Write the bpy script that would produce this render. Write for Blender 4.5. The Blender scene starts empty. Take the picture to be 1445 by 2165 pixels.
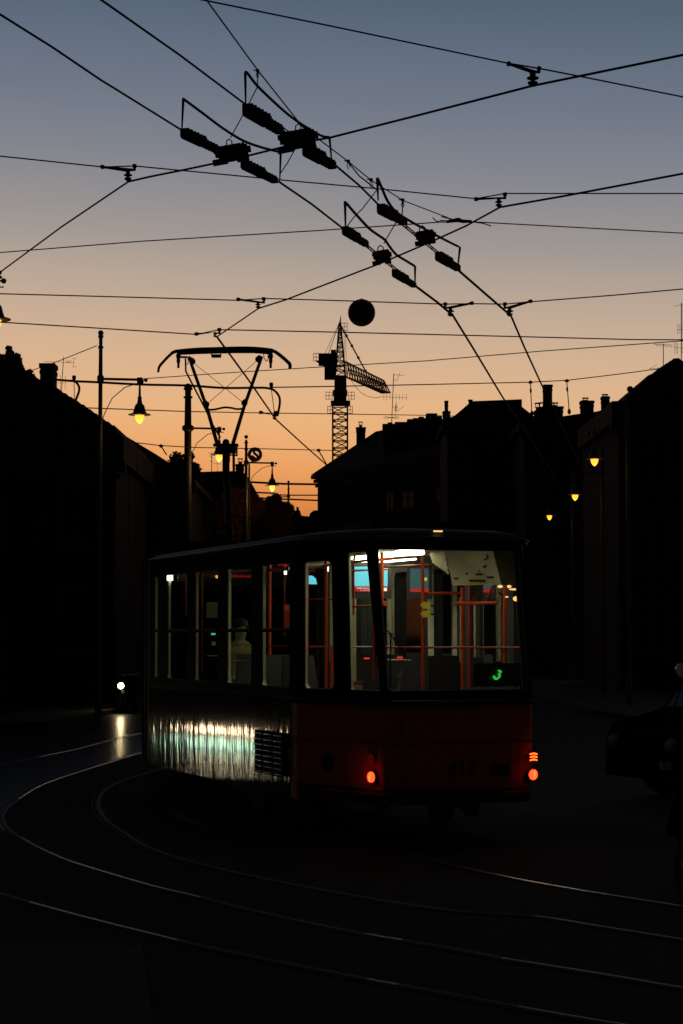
import bpy, math, random
from mathutils import Vector, Matrix
random.seed(7)
R = math.radians
F = 4500.0; PITCH = R(3.28); EYE = 2.1
scene = bpy.context.scene
COL = scene.collection

# ------------------------------------------------------------------ camera
cam_d = bpy.data.cameras.new('camera'); cam = bpy.data.objects.new('camera', cam_d); COL.objects.link(cam)
cam_d.sensor_fit = 'VERTICAL'; cam_d.sensor_height = 36.0; cam_d.lens = F/2165*36.0
cam_d.clip_start = 0.1; cam_d.clip_end = 6000
cam.location = (0, 0, EYE); cam.rotation_euler = (R(90)+PITCH, 0, 0)
scene.camera = cam

# ------------------------------------------------------------------ dusk sky
def nn(nt, t, **k):
    n = nt.nodes.new(t)
    for a, b in k.items():
        setattr(n, a, b)
    return n
def s2l(c):
    return tuple((x/255/12.92 if x/255 <= .04045 else ((x/255+.055)/1.055)**2.4) for x in c)
w = bpy.data.worlds.new('World'); scene.world = w; w.use_nodes = True
nt = w.node_tree; nt.nodes.clear()
out = nn(nt, 'ShaderNodeOutputWorld'); L = nt.links.new
tc = nn(nt, 'ShaderNodeTexCoord'); sep = nn(nt, 'ShaderNodeSeparateXYZ'); L(tc.outputs['Generated'], sep.inputs[0])
def ramp(stops, src):
    r = nn(nt, 'ShaderNodeValToRGB'); r.color_ramp.interpolation = 'B_SPLINE'
    e = r.color_ramp.elements
    while len(e) < len(stops): e.new(0.5)
    for i, (p, c) in enumerate(stops):
        e[i].position = p; e[i].color = (*c, 1)
    L(src, r.inputs[0]); return r
def elev(y): return math.sin(math.atan((1082.5-y)/F)+PITCH)
def scl(c, k): return tuple(x*k for x in c)
az = nn(nt, 'ShaderNodeMath', operation='MULTIPLY_ADD'); L(sep.outputs['X'], az.inputs[0]); az.inputs[1].default_value = .05; L(sep.outputs['Z'], az.inputs[2])
mp = nn(nt, 'ShaderNodeMapRange'); L(az.outputs[0], mp.inputs['Value'])
mp.inputs['From Min'].default_value = -0.02; mp.inputs['From Max'].default_value = 0.40; mp.inputs['To Min'].default_value = 0; mp.inputs['To Max'].default_value = 1
def pos(y): return (elev(y)+0.02)/0.42
SKY = [(1340, (140, 74, 40)), (1200, (178, 96, 50)), (1120, (204, 118, 60)), (1065, (220, 136, 72)), (1005, (235, 157, 92)), (910, (235, 178, 122)), (820, (224, 180, 138)),
       (700, (201, 173, 148)), (600, (181, 163, 148)), (515, (160, 152, 146)), (380, (133, 134, 142)), (250, (115, 122, 136)), (100, (95, 108, 126)), (0, (86, 99, 116)), (-300, (66, 80, 99))]
stops = [(pos(y), s2l(c)) for y, c in SKY] + [(1.0, s2l((44, 56, 78)))]
rmp = ramp(stops, mp.outputs[0])
# glow strongest ahead (where the sun went down), fading to deep dusk behind
mz = nn(nt, 'ShaderNodeMapRange', interpolation_type='SMOOTHSTEP'); L(sep.outputs['Y'], mz.inputs['Value'])
mz.inputs['From Min'].default_value = 0.5; mz.inputs['From Max'].default_value = 0.97; mz.inputs['To Min'].default_value = 0.0; mz.inputs['To Max'].default_value = 1.0
mix = nn(nt, 'ShaderNodeMix', data_type='RGBA'); L(mz.outputs[0], mix.inputs['Factor'])
mix.inputs['A'].default_value = (0.011, 0.0102, 0.0112, 1); L(rmp.outputs[0], mix.inputs['B'])
bg = nn(nt, 'ShaderNodeBackground'); bg.inputs['Strength'].default_value = 1.0; L(mix.outputs['Result'], bg.inputs[0])
sky = nn(nt, 'ShaderNodeTexSky', sky_type='NISHITA'); sky.sun_disc = False; sky.sun_elevation = R(-4); sky.sun_rotation = R(0)
bg2 = nn(nt, 'ShaderNodeBackground'); bg2.inputs['Strength'].default_value = 0.05; L(sky.outputs[0], bg2.inputs[0])
ad = nn(nt, 'ShaderNodeAddShader'); L(bg.outputs[0], ad.inputs[0]); L(bg2.outputs[0], ad.inputs[1]); L(ad.outputs[0], out.inputs[0])
sd = bpy.data.lights.new('sun', 'SUN'); sun = bpy.data.objects.new('sun', sd); COL.objects.link(sun)
sd.energy = 0.02; sd.angle = R(0.5); sd.color = (1, .6, .35); sun.rotation_euler = (R(-89), 0, 0)
scene.view_settings.view_transform = 'Standard'; scene.view_settings.look = 'None'; scene.view_settings.exposure = 0; scene.view_settings.gamma = 1
scene.cycles.max_bounces = 6

# ------------------------------------------------------------------ materials
MATS = {}
def mat(name, col, rough=.6, metal=0., var=.25, scale=6., bump=0., emit=None, es=0., spec=.5, stretch=None):
    m = bpy.data.materials.new(name); m.use_nodes = True; t = m.node_tree; b = t.nodes['Principled BSDF']
    b.inputs['Roughness'].default_value = rough; b.inputs['Metallic'].default_value = metal
    b.inputs['Specular IOR Level'].default_value = spec
    co = t.nodes.new('ShaderNodeTexCoord'); src = co.outputs['Object']
    if stretch:
        mpn = t.nodes.new('ShaderNodeMapping'); mpn.inputs['Scale'].default_value = stretch; t.links.new(src, mpn.inputs[0]); src = mpn.outputs[0]
    n = t.nodes.new('ShaderNodeTexNoise'); n.inputs['Scale'].default_value = scale; n.inputs['Detail'].default_value = 5; t.links.new(src, n.inputs[0])
    r = t.nodes.new('ShaderNodeValToRGB'); r.color_ramp.elements[0].position = .3; r.color_ramp.elements[1].position = .7
    r.color_ramp.elements[0].color = (*[c*(1-var) for c in col], 1); r.color_ramp.elements[1].color = (*[min(1, c*(1+var)) for c in col], 1)
    t.links.new(n.outputs[0], r.inputs[0]); t.links.new(r.outputs[0], b.inputs['Base Color'])
    if bump:
        bp = t.nodes.new('ShaderNodeBump'); bp.inputs['Strength'].default_value = bump; bp.inputs['Distance'].default_value = .02
        t.links.new(n.outputs[0], bp.inputs['Height']); t.links.new(bp.outputs[0], b.inputs['Normal'])
    if emit:
        b.inputs['Emission Color'].default_value = (*emit, 1); b.inputs['Emission Strength'].default_value = es
    MATS[name] = m; return m
mat('wire_metal', (.014, .011, .010), .7, .0, spec=.15)
mat('iron', (.03, .03, .032), .65, .2, scale=20, bump=.2, spec=.08)
mat('pole_paint', (.05, .05, .045), .6, .0, scale=12, bump=.2)
mat('insulator', (.02, .016, .015), .8, 0, spec=.1)
mat('asphalt', (.018, .0175, .019), .9, 0, .4, 3., .5, spec=.06)
mat('track_concrete', (.020, .019, .019), .9, 0, .4, 4., .5, spec=.06)
mat('pavement', (.018, .017, .017), .85, 0, .2, 5., .4, spec=.15)
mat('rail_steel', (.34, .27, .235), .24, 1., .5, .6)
mat('rail_glintless', (.022, .018, .016), .6, .4, .6, 1.)  # dark head colour standing in for missing reflections
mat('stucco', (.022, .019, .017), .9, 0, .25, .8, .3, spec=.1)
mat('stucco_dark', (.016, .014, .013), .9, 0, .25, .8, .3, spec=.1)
mat('roof_tile', (.025, .017, .014), .85, 0, .4, 3., .6, spec=.1)
mat('brick', (.04, .025, .02), .9, 0, .3, 8., .4, spec=.1)
mat('stone_trim', (.045, .042, .038), .85, 0, .2, 4., spec=.1)
mat('window_glass', (.008, .008, .01), .06, 0, .1, 3., spec=.5)
mat('window_dull', (.008, .008, .01), .7, 0, .3, 3., spec=.05)
mat('leaf', (.035, .055, .022), .7, 0, .4, 5., spec=.2)
mat('leaf_autumn', (.24, .075, .03), .7, 0, .4, 5., spec=.2)
mat('bark', (.05, .04, .03), .9, 0, .3, 10., .5)
mat('tram_red', (.58, .11, .075), .5, 0, .12, 2., .05, spec=.25)
mat('tram_dark', (.008, .007, .007), .6, 0, .2, 3., spec=.04)
mat('tram_roof', (.022, .02, .02), .6, .0, .2, 2., .1, spec=.15)
mat('drip_rail', (.22, .18, .18), .45, .6)
mat('rubber', (.012, .012, .012), .7)
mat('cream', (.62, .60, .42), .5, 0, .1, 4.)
mat('ceiling_white', (.55, .56, .44), .45, 0, .08, 4.)
mat('rail_orange', (.75, .10, .02), .28, 0, .1, 5.)
mat('rail_darkred', (.35, .03, .02), .3, 0, .1, 5.)
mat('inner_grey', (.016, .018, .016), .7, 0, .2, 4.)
mat('seat_plastic', (.008, .006, .006), .5, 0, .2, 4.)
mat('seat_cream', (.30, .28, .16), .6, 0, .15, 4.)
mat('yellow_plastic', (.9, .74, .05), .4, 0, .1, 4.)
mat('black_plastic', (.01, .01, .01), .4, 0)
mat('chrome', (.7, .7, .7), .12, 1.)
mat('car_paint', (.003, .003, .004), .8, .0, .2, 3., spec=.0)
mat('dim_lens', (.10, .10, .11), .5, 0, spec=.1)
mat('paper', (.7, .68, .55), .7)
mat('plate_white', (.55, .55, .55), .5)
mat('sign_red', (.6, .12, .12), .5)
mat('crane_paint', (.09, .07, .02), .5, .3)
mat('lamp_glow', (.9, .7, .3), .4, emit=(1., .43, .035), es=1.9)
mat('tube_glow', (.9, .9, .8), .4, emit=(1., .98, .74), es=7.)
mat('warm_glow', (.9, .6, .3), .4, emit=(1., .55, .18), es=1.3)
mat('head_glow', (.9, .9, .8), .3, emit=(1., .80, .45), es=11.)
mat('screen_blue', (.02, .05, .06), .3, emit=(.12, .62, .72), es=1.15)
mat('screen_reflection', (.02, .05, .06), .3, emit=(.10, .38, .42), es=.16)
mat('screen_red', (.1, .01, .01), .3, emit=(.6, .02, .02), es=.6)
mat('screen_white', (.5, .5, .5), .3, emit=(.8, .85, .9), es=.7)
mat('screen_yellow', (.5, .4, .0), .3, emit=(.8, .6, .02), es=.6)
mat('led_green', (.05, .3, .05), .3, emit=(.05, 1., .12), es=1.0)
mat('led_red', (.3, .02, .02), .3, emit=(1., .02, .015), es=1.1)
mat('tail_glow', (.4, .02, .02), .3, emit=(1., .014, .003), es=13.)
mat('tail_hot', (.6, .2, .05), .3, emit=(1., .06, .008), es=7.)
mat('lens_red', (.25, .01, .01), .2, emit=(1., .02, .01), es=.04)
mat('reflect_warm', (.5, .4, .3), .5, emit=(1., .70, .42), es=4.5)  # glow colours of the added block mirrored in the tram side
mat('reflect_green_bright', (.4, .5, .4), .5, emit=(.62, 1., .72), es=2.4)
mat('reflect_hot', (.5, .4, .3), .5, emit=(1., .74, .46), es=10.)
mat('reflect_green', (.4, .5, .4), .5, emit=(.62, 1., .74), es=1.0)
mat('jacket', (.42, .38, .20), .9, 0, .3, 10., .5)
mat('skin', (.45, .28, .2), .5)
mat('hair', (.02, .015, .01), .7)
# rippled steel skirt of the tram side
m = mat('skirt_steel', (.58, .56, .52), .085, 1., .1, 3.)
t = m.node_tree; b = t.nodes['Principled BSDF']; co = t.nodes.new('ShaderNodeTexCoord'); mpn = t.nodes.new('ShaderNodeMapping')
mpn.inputs['Scale'].default_value = (4.5, 4.5, .8); t.links.new(co.outputs['Object'], mpn.inputs[0])
n1 = t.nodes.new('ShaderNodeTexNoise'); n1.inputs['Scale'].default_value = 1.1; n1.inputs['Detail'].default_value = 3; n1.inputs['Distortion'].default_value = .6; t.links.new(mpn.outputs[0], n1.inputs[0])
bp = t.nodes.new('ShaderNodeBump'); bp.inputs['Strength'].default_value = .28; bp.inputs['Distance'].default_value = .03; t.links.new(n1.outputs[0], bp.inputs['Height']); t.links.new(bp.outputs[0], b.inputs['Normal'])
# glass: thin, mostly clear, fresnel reflection
def glassmat(name, tint, refl):
    m = bpy.data.materials.new(name); m.use_nodes = True; t = m.node_tree; t.nodes.clear()
    o = t.nodes.new('ShaderNodeOutputMaterial'); tr = t.nodes.new('ShaderNodeBsdfTransparent'); gl = t.nodes.new('ShaderNodeBsdfGlossy'); mx = t.nodes.new('ShaderNodeMixShader'); fr = t.nodes.new('ShaderNodeFresnel')
    tr.inputs[0].default_value = (*tint, 1); gl.inputs['Roughness'].default_value = .03; fr.inputs[0].default_value = refl
    t.links.new(fr.outputs[0], mx.inputs[0]); t.links.new(tr.outputs[0], mx.inputs[1]); t.links.new(gl.outputs[0], mx.inputs[2]); t.links.new(mx.outputs[0], o.inputs[0])
    MATS[name] = m
glassmat('glass', (.86, .88, .84), 1.3)
glassmat('glass_side', (.62, .65, .58), 1.3)
def mk_stripes():
    m = bpy.data.materials.new('hazard'); m.use_nodes = True; t = m.node_tree; b = t.nodes['Principled BSDF']
    co = t.nodes.new('ShaderNodeTexCoord'); wv = t.nodes.new('ShaderNodeTexWave'); wv.bands_direction = 'DIAGONAL'; wv.inputs['Scale'].default_value = 7.; t.links.new(co.outputs['Object'], wv.inputs[0])
    r = t.nodes.new('ShaderNodeValToRGB'); r.color_ramp.interpolation = 'CONSTANT'; r.color_ramp.elements[0].color = (.01, .01, .01, 1); r.color_ramp.elements[1].position = .5; r.color_ramp.elements[1].color = (.6, .45, .02, 1)
    t.links.new(wv.outputs[0], r.inputs[0]); t.links.new(r.outputs[0], b.inputs['Base Color']); MATS['hazard'] = m
mk_stripes()

# ------------------------------------------------------------------ mesh helpers
def at(px, py, Y):
    dx = (px-722.5)/F; dz = (1082.5-py)/F
    d = Vector((dx, math.cos(PITCH)-dz*math.sin(PITCH), math.sin(PITCH)+dz*math.cos(PITCH)))
    return Vector((0, 0, EYE)) + d*(Y/d.y)
def atz(px, py, z):
    dx = (px-722.5)/F; dz = (1082.5-py)/F
    d = Vector((dx, math.cos(PITCH)-dz*math.sin(PITCH), math.sin(PITCH)+dz*math.cos(PITCH)))
    return Vector((0, 0, EYE)) + d*((z-EYE)/d.z)
WM = {}
class MB:
    def __init__(s): s.v = []; s.f = []; s.sm = []
    def add(s, vs, fs, smooth=False):
        o = len(s.v); s.v += [Vector(v) for v in vs]; s.f += [tuple(i+o for i in f) for f in fs]; s.sm += [smooth]*len(fs); return s
    def box(s, c, size, M=None):
        hx, hy, hz = [a/2 for a in size]; vs = []
        for x in (-hx, hx):
            for y in (-hy, hy):
                for z in (-hz, hz):
                    p = Vector((x, y, z)); p = (M @ p) if M else p; vs.append(Vector(c)+p)
        return s.add(vs, [(0, 1, 3, 2), (4, 6, 7, 5), (0, 4, 5, 1), (2, 3, 7, 6), (0, 2, 6, 4), (1, 5, 7, 3)])
    def hexa(s, b4, t4):
        return s.add(list(b4)+list(t4), [(3, 2, 1, 0), (4, 5, 6, 7), (0, 1, 5, 4), (1, 2, 6, 5), (2, 3, 7, 6), (3, 0, 4, 7)])
    def tube(s, pts, r, n=8, cap=True):
        pts = [Vector(p) for p in pts]; rs = r if isinstance(r, (list, tuple)) else [r]*len(pts)
        rings = []; u = None
        for i, p in enumerate(pts):
            a = pts[max(i-1, 0)]; b_ = pts[min(i+1, len(pts)-1)]; d = (b_-a)
            if d.length < 1e-9: d = Vector((0, 0, 1))
            d.normalize()
            if u is None: u = d.orthogonal().normalized()
            u = (u-d*u.dot(d))
            if u.length < 1e-6: u = d.orthogonal()
            u.normalize(); v = d.cross(u)
            rings.append([p+(u*math.cos(2*math.pi*k/n)+v*math.sin(2*math.pi*k/n))*rs[i] for k in range(n)])
        vs = [q for g in rings for q in g]; fs = []
        for i in range(len(pts)-1):
            for k in range(n):
                fs.append((i*n+k, i*n+(k+1) % n, (i+1)*n+(k+1) % n, (i+1)*n+k))
        s.add(vs, fs, n > 4)
        if cap: s.add(rings[0], [tuple(reversed(range(n)))]); s.add(rings[-1], [tuple(range(n))])
        return s
    def bar(s, a, b_, wd, n=4): return s.tube([a, b_], wd/2, n)
    def lathe(s, base, axis, prof, n=16):       # prof: (distance along axis, radius)
        ax = Vector(axis).normalized(); return s.tube([Vector(base)+ax*h for h, _ in prof], [max(r, .0005) for _, r in prof], n) if False else s._lathe(Vector(base), ax, prof, n)
    def _lathe(s, base, ax, prof, n):
        u = ax.orthogonal().normalized(); v = ax.cross(u); vs = []; fs = []
        for h, r in prof:
            for k in range(n):
                a = 2*math.pi*k/n; vs.append(base+ax*h+(u*math.cos(a)+v*math.sin(a))*max(r, .0004))
        for i in range(len(prof)-1):
            for k in range(n): fs.append((i*n+k, i*n+(k+1) % n, (i+1)*n+(k+1) % n, (i+1)*n+k))
        fs.append(tuple(reversed(range(n)))); fs.append(tuple((len(prof)-1)*n+k for k in range(n)))
        return s.add(vs, fs, False)
    def ball(s, c, r, n=12):
        pr = [(-r*math.cos(math.pi*i/8), r*math.sin(math.pi*i/8)) for i in range(9)]
        return s._lathe(Vector(c), Vector((0, 0, 1)), pr, n)
    def prism(s, pts, off):                     # planar polygon extruded by a vector
        n = len(pts); off = Vector(off); a = [Vector(p) for p in pts]; b_ = [p+off for p in a]
        fs = [tuple(reversed(range(n))), tuple(range(n, 2*n))]+[(i, (i+1) % n, n+(i+1) % n, n+i) for i in range(n)]
        return s.add(a+b_, fs)
    def build(s, name, m, parent=None, **tg):
        if parent is not None: M = WM[parent.name]
        else:
            xs = [v.x for v in s.v]; ys = [v.y for v in s.v]; zs = [v.z for v in s.v]
            M = Matrix.Translation(((min(xs)+max(xs))/2, (min(ys)+max(ys))/2, min(zs)))
        Mi = M.inverted(); me = bpy.data.meshes.new(name); me.from_pydata([Mi @ v for v in s.v], [], s.f); me.validate(verbose=False)
        if len(me.polygons) == len(s.sm): me.polygons.foreach_set('use_smooth', s.sm)
        o = bpy.data.objects.new(name, me); COL.objects.link(o); me.materials.append(MATS[m] if isinstance(m, str) else m)
        if parent is not None: o.parent = parent
        else: o.matrix_world = M
        WM[o.name] = M
        tag(o, **tg); return o
def tag(o, label=None, cat=None, group=None, kind=None):
    if label: o['label'] = label
    if cat: o['category'] = cat
    if group: o['group'] = group
    if kind: o['kind'] = kind
    return o
def empty(name, loc, rz=0, **tg):
    o = bpy.data.objects.new(name, None); COL.objects.link(o); o.location = loc; o.rotation_euler = (0, 0, rz); o.empty_display_size = .2
    WM[o.name] = Matrix.Translation(Vector(loc)) @ Matrix.Rotation(rz, 4, 'Z'); tag(o, **tg); return o
def smooth_path(pts, k=6):
    out_ = []
    n = len(pts)
    for i in range(n-1):
        p0 = pts[max(i-1, 0)]; p1 = pts[i]; p2 = pts[i+1]; p3 = pts[min(i+2, n-1)]
        for j in range(k):
            u = j/k
            out_.append(tuple(.5*((2*b_)+(-a+c)*u+(2*a-5*b_+4*c-d)*u*u+(-a+3*b_-3*c+d)*u**3) for a, b_, c, d in zip(p0, p1, p2, p3)))
    out_.append(tuple(pts[-1])); return out_
def light(name, loc, e, col, r=.08, parent=None):
    d = bpy.data.lights.new(name, 'POINT'); d.energy = e; d.color = col; d.shadow_soft_size = r
    o = bpy.data.objects.new(name, d); COL.objects.link(o)
    if parent is not None: o.parent = parent; o.location = WM[parent.name].inverted() @ Vector(loc)
    else: o.location = loc
    return o

# ------------------------------------------------------------------ ground, road, rails
MB().add([(-1500, -60, 0), (1500, -60, 0), (1500, 3000, 0), (-1500, 3000, 0)], [(0, 1, 2, 3)]).build('ground', 'asphalt', kind='structure')
def flat(name, pts, z, m): MB().add([(x, y, z) for x, y in pts], [tuple(range(len(pts)))]).build(name, m, kind='structure')
def G(px, py, z=0.0): return atz(px, py, z)
RAILS = [
 ([(330, 1548), (297, 1552), (239, 1565), (162, 1585), (100, 1598), (32, 1612), (-60, 1633), (-200, 1668)], 'bright curved rail nearest the motorcycle, far left of the street'),
 ([(420, 1560), (297, 1593), (268, 1602), (194, 1625), (129, 1646), (81, 1665), (39, 1691), (12, 1714), (5, 1733), (19, 1756), (55, 1779), (97, 1801), (150, 1823), (226, 1847), (330, 1877), (410, 1896), (550, 1931), (722, 1968), (822, 1986), (947, 2007), (1062, 2029), (1142, 2042), (1297, 2067), (1442, 2092), (1700, 2134)], 'rail that bends in a tight hook at the left edge and runs out lower right'),
 ([(520, 1590), (400, 1612), (297, 1640), (242, 1659), (215, 1680), (208, 1705), (225, 1735), (262, 1762), (330, 1800), (460, 1838), (620, 1872), (800, 1905), (960, 1928), (1132, 1940), (1272, 1962), (1442, 1989), (1700, 2030)], 'inner rail of the bend just in front of the tram'),
 ([(-300, 1800), (-120, 1855), (0, 1892), (100, 1920), (200, 1947), (340, 1982), (450, 2008), (747, 2068), (922, 2100), (1122, 2137), (1290, 2166), (1600, 2215)], 'lowest rail crossing the foreground from left edge to bottom right'),
 ([(380, 1722), (425, 1745), (600, 1764), (760, 1788), (862, 1806), (937, 1826), (1092, 1860), (1262, 1890), (1445, 1919), (1700, 1960)], 'pale rail passing close behind the tram tail to the right edge'),
]
def rail(path, label, glints_at):
    P = [Vector((*p[:2], 0)) for p in [G(*q) for q in path]]
    P = [Vector(p) for p in smooth_path([tuple(p) for p in P], 8)]
    top = MB(); 
    def strip(o0, o1, z0, z1, mb):
        A = []; 
        for i, p in enumerate(P):
            d = (P[min(i+1, len(P)-1)]-P[max(i-1, 0)]).normalized(); nrm = Vector((d.y, -d.x, 0))
            A.append((p+nrm*o0+Vector((0, 0, z0)), p+nrm*o1+Vector((0, 0, z1))))
        vs = [q for pr in A for q in pr]; mb.add(vs, [(2*i, 2*i+1, 2*i+3, 2*i+2) for i in range(len(A)-1)], True)
    root = empty('tram_rail', tuple(P[len(P)//2]), label=label, cat='rail', group='tram rails set in the road')
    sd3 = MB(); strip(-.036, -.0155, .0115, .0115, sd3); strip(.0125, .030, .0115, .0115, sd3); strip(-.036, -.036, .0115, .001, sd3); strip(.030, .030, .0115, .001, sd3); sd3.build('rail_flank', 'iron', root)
    def px_of(p): return 722.5+p.x/p.y*F
    runs = []; 
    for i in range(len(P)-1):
        ok = glints_at(px_of(P[i]))
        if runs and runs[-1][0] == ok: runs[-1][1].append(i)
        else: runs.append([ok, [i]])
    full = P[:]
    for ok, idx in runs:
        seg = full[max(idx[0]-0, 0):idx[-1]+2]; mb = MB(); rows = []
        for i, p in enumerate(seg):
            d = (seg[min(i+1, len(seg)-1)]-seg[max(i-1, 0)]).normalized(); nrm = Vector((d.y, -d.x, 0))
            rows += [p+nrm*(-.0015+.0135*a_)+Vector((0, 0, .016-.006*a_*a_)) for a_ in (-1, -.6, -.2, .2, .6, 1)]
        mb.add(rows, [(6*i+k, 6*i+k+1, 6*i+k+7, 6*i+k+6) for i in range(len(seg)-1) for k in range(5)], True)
        mb.build('rail_head', 'rail_steel' if ok else 'rail_glintless', root)
    g = MB(); strip(.066, .078, .012, .012, g); strip(.066, .066, .012, .001, g); strip(.078, .078, .012, .001, g); g.build('guard_lip', 'iron', root)
    return P
GLINT = [lambda x: x > 90, lambda x: (45 < x < 420) or x > 1050 or 775 < x < 850, lambda x: x > 1120, lambda x: (60 < x < 380) or 750 < x < 830 or x > 1090, lambda x: x > 925]  # ranges whose rail heads get the bright colour, painting in glints
rp = [rail(*r, GLINT[i]) for i, r in enumerate(RAILS)]
# concrete strip the tracks are set in
def strip_between(a, b_, z, name, m, ext=.45):
    n = min(len(a), len(b_)); vs = []
    for i in range(n):
        p = a[int(i*(len(a)-1)/(n-1))]; q = b_[int(i*(len(b_)-1)/(n-1))]
        d = (q-p).normalized(); vs += [Vector((*(p-d*ext)[:2], z)), Vector((*(q+d*ext)[:2], z))]
    MB().add(vs, [(2*i, 2*i+1, 2*i+3, 2*i+2) for i in range(n-1)]).build(name, m, kind='structure')
flat('track_bed', [(-14, 9), (30, 6), (30, 14), (8, 19), (-2, 24), (-10, 33), (-14, 30)], .004, 'track_concrete')
def slab(name, pts, z0, z1, m): MB().prism([(x, y, z0) for x, y in pts], (0, 0, z1-z0)).build(name, m, kind='structure')
a_ = G(0, 1982); b_ = G(300, 2010); c_ = G(330, 2165)
slab('platform', [(-9, a_.y+.6), (b_.x, b_.y), (-.95, 11.0), (-.8, 6), (-9, 5)], -.05, .035, 'pavement')
slab('pavement', [(-30, 36), (-6.6, 48), (-4.6, 75), (-5.2, 300), (-60, 300), (-60, 36)], -.1, .13, 'pavement')
slab('pavement', [(7.2, 36), (30, 20), (60, 20), (60, 60), (9.0, 80), (6.2, 106), (-.4, 131), (-8, 300), (60, 300), (60, 59), (7.0, 59)], -.12, .13, 'pavement') if False else slab('pavement', [(9.5, 30), (60, 26), (60, 320), (-1, 320), (-2.2, 133), (4.6, 112), (6.9, 80), (6.5, 56)], -.12, .132, 'pavement')
# worn crossing bars and a thin lane line
for i in range(5):
    x0 = -11.2+i*1.1
    flat('road_marking', [(x0, 30.5), (x0+.5, 30.5), (x0+.45, 33.5), (x0-.05, 33.5)], .0085, 'plate_white') if False else None

# ------------------------------------------------------------------ buildings
def window(root, c, u, wd, ht, nrm, lit='window_dull', sash='stone_trim', reflective=True):
    """window with frame, sill, pane; c centre of opening on wall face, u along wall, nrm outward"""
    u = Vector(u).normalized(); nrm = Vector(nrm).normalized(); z = Vector((0, 0, 1)); M = Matrix((u, nrm, z)).transposed().to_3x3()
    f = MB()
    for sx in (-1, 1): f.box(c+u*sx*(wd/2+.04)+nrm*.03, (.08, .1, ht+.16), M)
    for sz in (-1, 1): f.box(c+z*sz*(ht/2+.04)+nrm*.03, (wd, .1, .08), M)
    f.box(c+nrm*.028, (.05, .06, ht), M); f.box(c+z*ht*.18+nrm*.026, (wd, .05, .05), M)
    fo = f.build('window', sash, root)
    MB().box(c+nrm*.012, (wd, .02, ht), M).build('pane', lit or 'window_glass', fo)
    MB().box(c-z*(ht/2+.13)+nrm*.09, (wd+.3, .2, .09), M).build('sill', 'stone_trim', fo)
def chimney(root, px0, px1, py, pyb, Y, d=.6, pots=(), cap=True, m='brick', parent=None):
    a = at(px0, pyb, Y); b_ = at(px1, py, Y); h = b_.z-a.z; cx = (a.x+b_.x)/2; wd = b_.x-a.x
    mb = MB().box((cx, Y+d/2, a.z+h/2), (wd*.9, d, h))
    if cap:
        mb.box((cx, Y+d/2, b_.z-.06), (wd*1.02, d*1.15, .12)); mb.box((cx, Y+d/2, b_.z-.25), (wd*.97, d*1.08, .1))
    o = mb.build('chimney', m, root)
    for (qx, top) in pots:
        p = at(qx, py+2, Y); tp = at(qx, top, Y); hh = tp.z-p.z
        pm = MB().lathe((p.x, Y+d/2, p.z), (0, 0, 1), [(0, .12), (hh*.55, .09), (hh*.56, .15), (hh*.6, .15)], 10)
        for k in range(4):
            a2 = k*math.pi/2+.6; pm.bar((p.x+.12*math.cos(a2), Y+d/2+.12*math.sin(a2), p.z+hh*.55), (p.x+.14*math.cos(a2), Y+d/2+.14*math.sin(a2), p.z+hh), .03)
        pm.lathe((p.x, Y+d/2, p.z+hh), (0, 0, 1), [(0, .16), (.04, .16)], 10)
        pm.build('chimney_pot', 'brick', o)
    return o
def stepped(pts, step=9):
    """roof edge with overlapping tile ends between points (pixel polyline)"""
    o = []
    for i in range(len(pts)-1):
        (x0, y0), (x1, y1) = pts[i], pts[i+1]; n = max(1, int(abs(x1-x0)/step))
        for k in range(n):
            xa = x0+(x1-x0)*k/n; ya = y0+(y1-y0)*k/n; xb = x0+(x1-x0)*(k+1)/n; yb = y0+(y1-y0)*(k+1)/n; d = abs(yb-ya)*.15
            if y1 > y0: o += [(xa, ya), (xb-.6, ya+d)]
            else: o += [(xa+.6, yb+d), (xb, yb)]
    o.append(pts[-1]); return o
def profile_house(label, sil, Y, depth, eave_py, drift=(0, 1), floors=3, wall='stucco', wx=None, name='townhouse', group=None):
    """house whose gable front stands at distance Y; sil = roof outline (pixels of the photo), extruded back along the street"""
    x0, x1 = sil[0][0], sil[-1][0]
    off = Vector((drift[0], drift[1], 0))*depth
    ze = at(x0, eave_py, Y).z
    xa, xb = at(x0, eave_py, Y).x, at(x1, eave_py, Y).x
    root = empty(name, ((xa+xb)/2, Y+.3, 0), label=label, cat='building', group=group)
    MB().prism([(xa+.25, Y+.25, -.1), (xb-.25, Y+.25, -.1), (xb-.25, Y+.25, ze), (xa+.25, Y+.25, ze)], off).build('wall', wall, root)
    pts = [at(x, y, Y) for x, y in sil]
    poly = [Vector((xa, Y, ze-.02))]+[p for p in pts]+[Vector((xb, Y, ze-.02))]
    poly = [Vector((p.x, Y, p.z)) for p in poly]
    poly.reverse()
    MB().prism(poly, off).build('roof', 'roof_tile', root)
    c = MB().box(((xa+xb)/2, Y+.12, ze-.16), (xb-xa+.1, .34, .28)); c.box(((xa+xb)/2, Y+.17, ze-.42), (xb-xa-.2, .16, .14)); c.build('cornice', 'stone_trim', root)
    wdt = xb-xa; n = max(1, int(wdt/2.6)); fh = (ze-1.0)/floors
    for i in range(n):
        cx = xa+wdt*(i+.5)/n
        if wx and not (wx[0] < cx < wx[1]): continue
        for k in range(floors):
            if k == 0 and i == n//2:
                dm = MB().box((cx, Y+.22, 1.2), (1.25, .12, 2.4)).box((cx, Y+.19, 2.46), (1.5, .2, .14)); dd = dm.build('door', 'bark', root)
                MB().ball((cx+.42, Y+.13, 1.1), .035).build('handle', 'chrome', dd); continue
            window(root, Vector((cx, Y+.25, 1.0+fh*(k+.5))), (1, 0, 0), 1.05, 1.55, (0, -1, 0))
    return root
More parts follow.
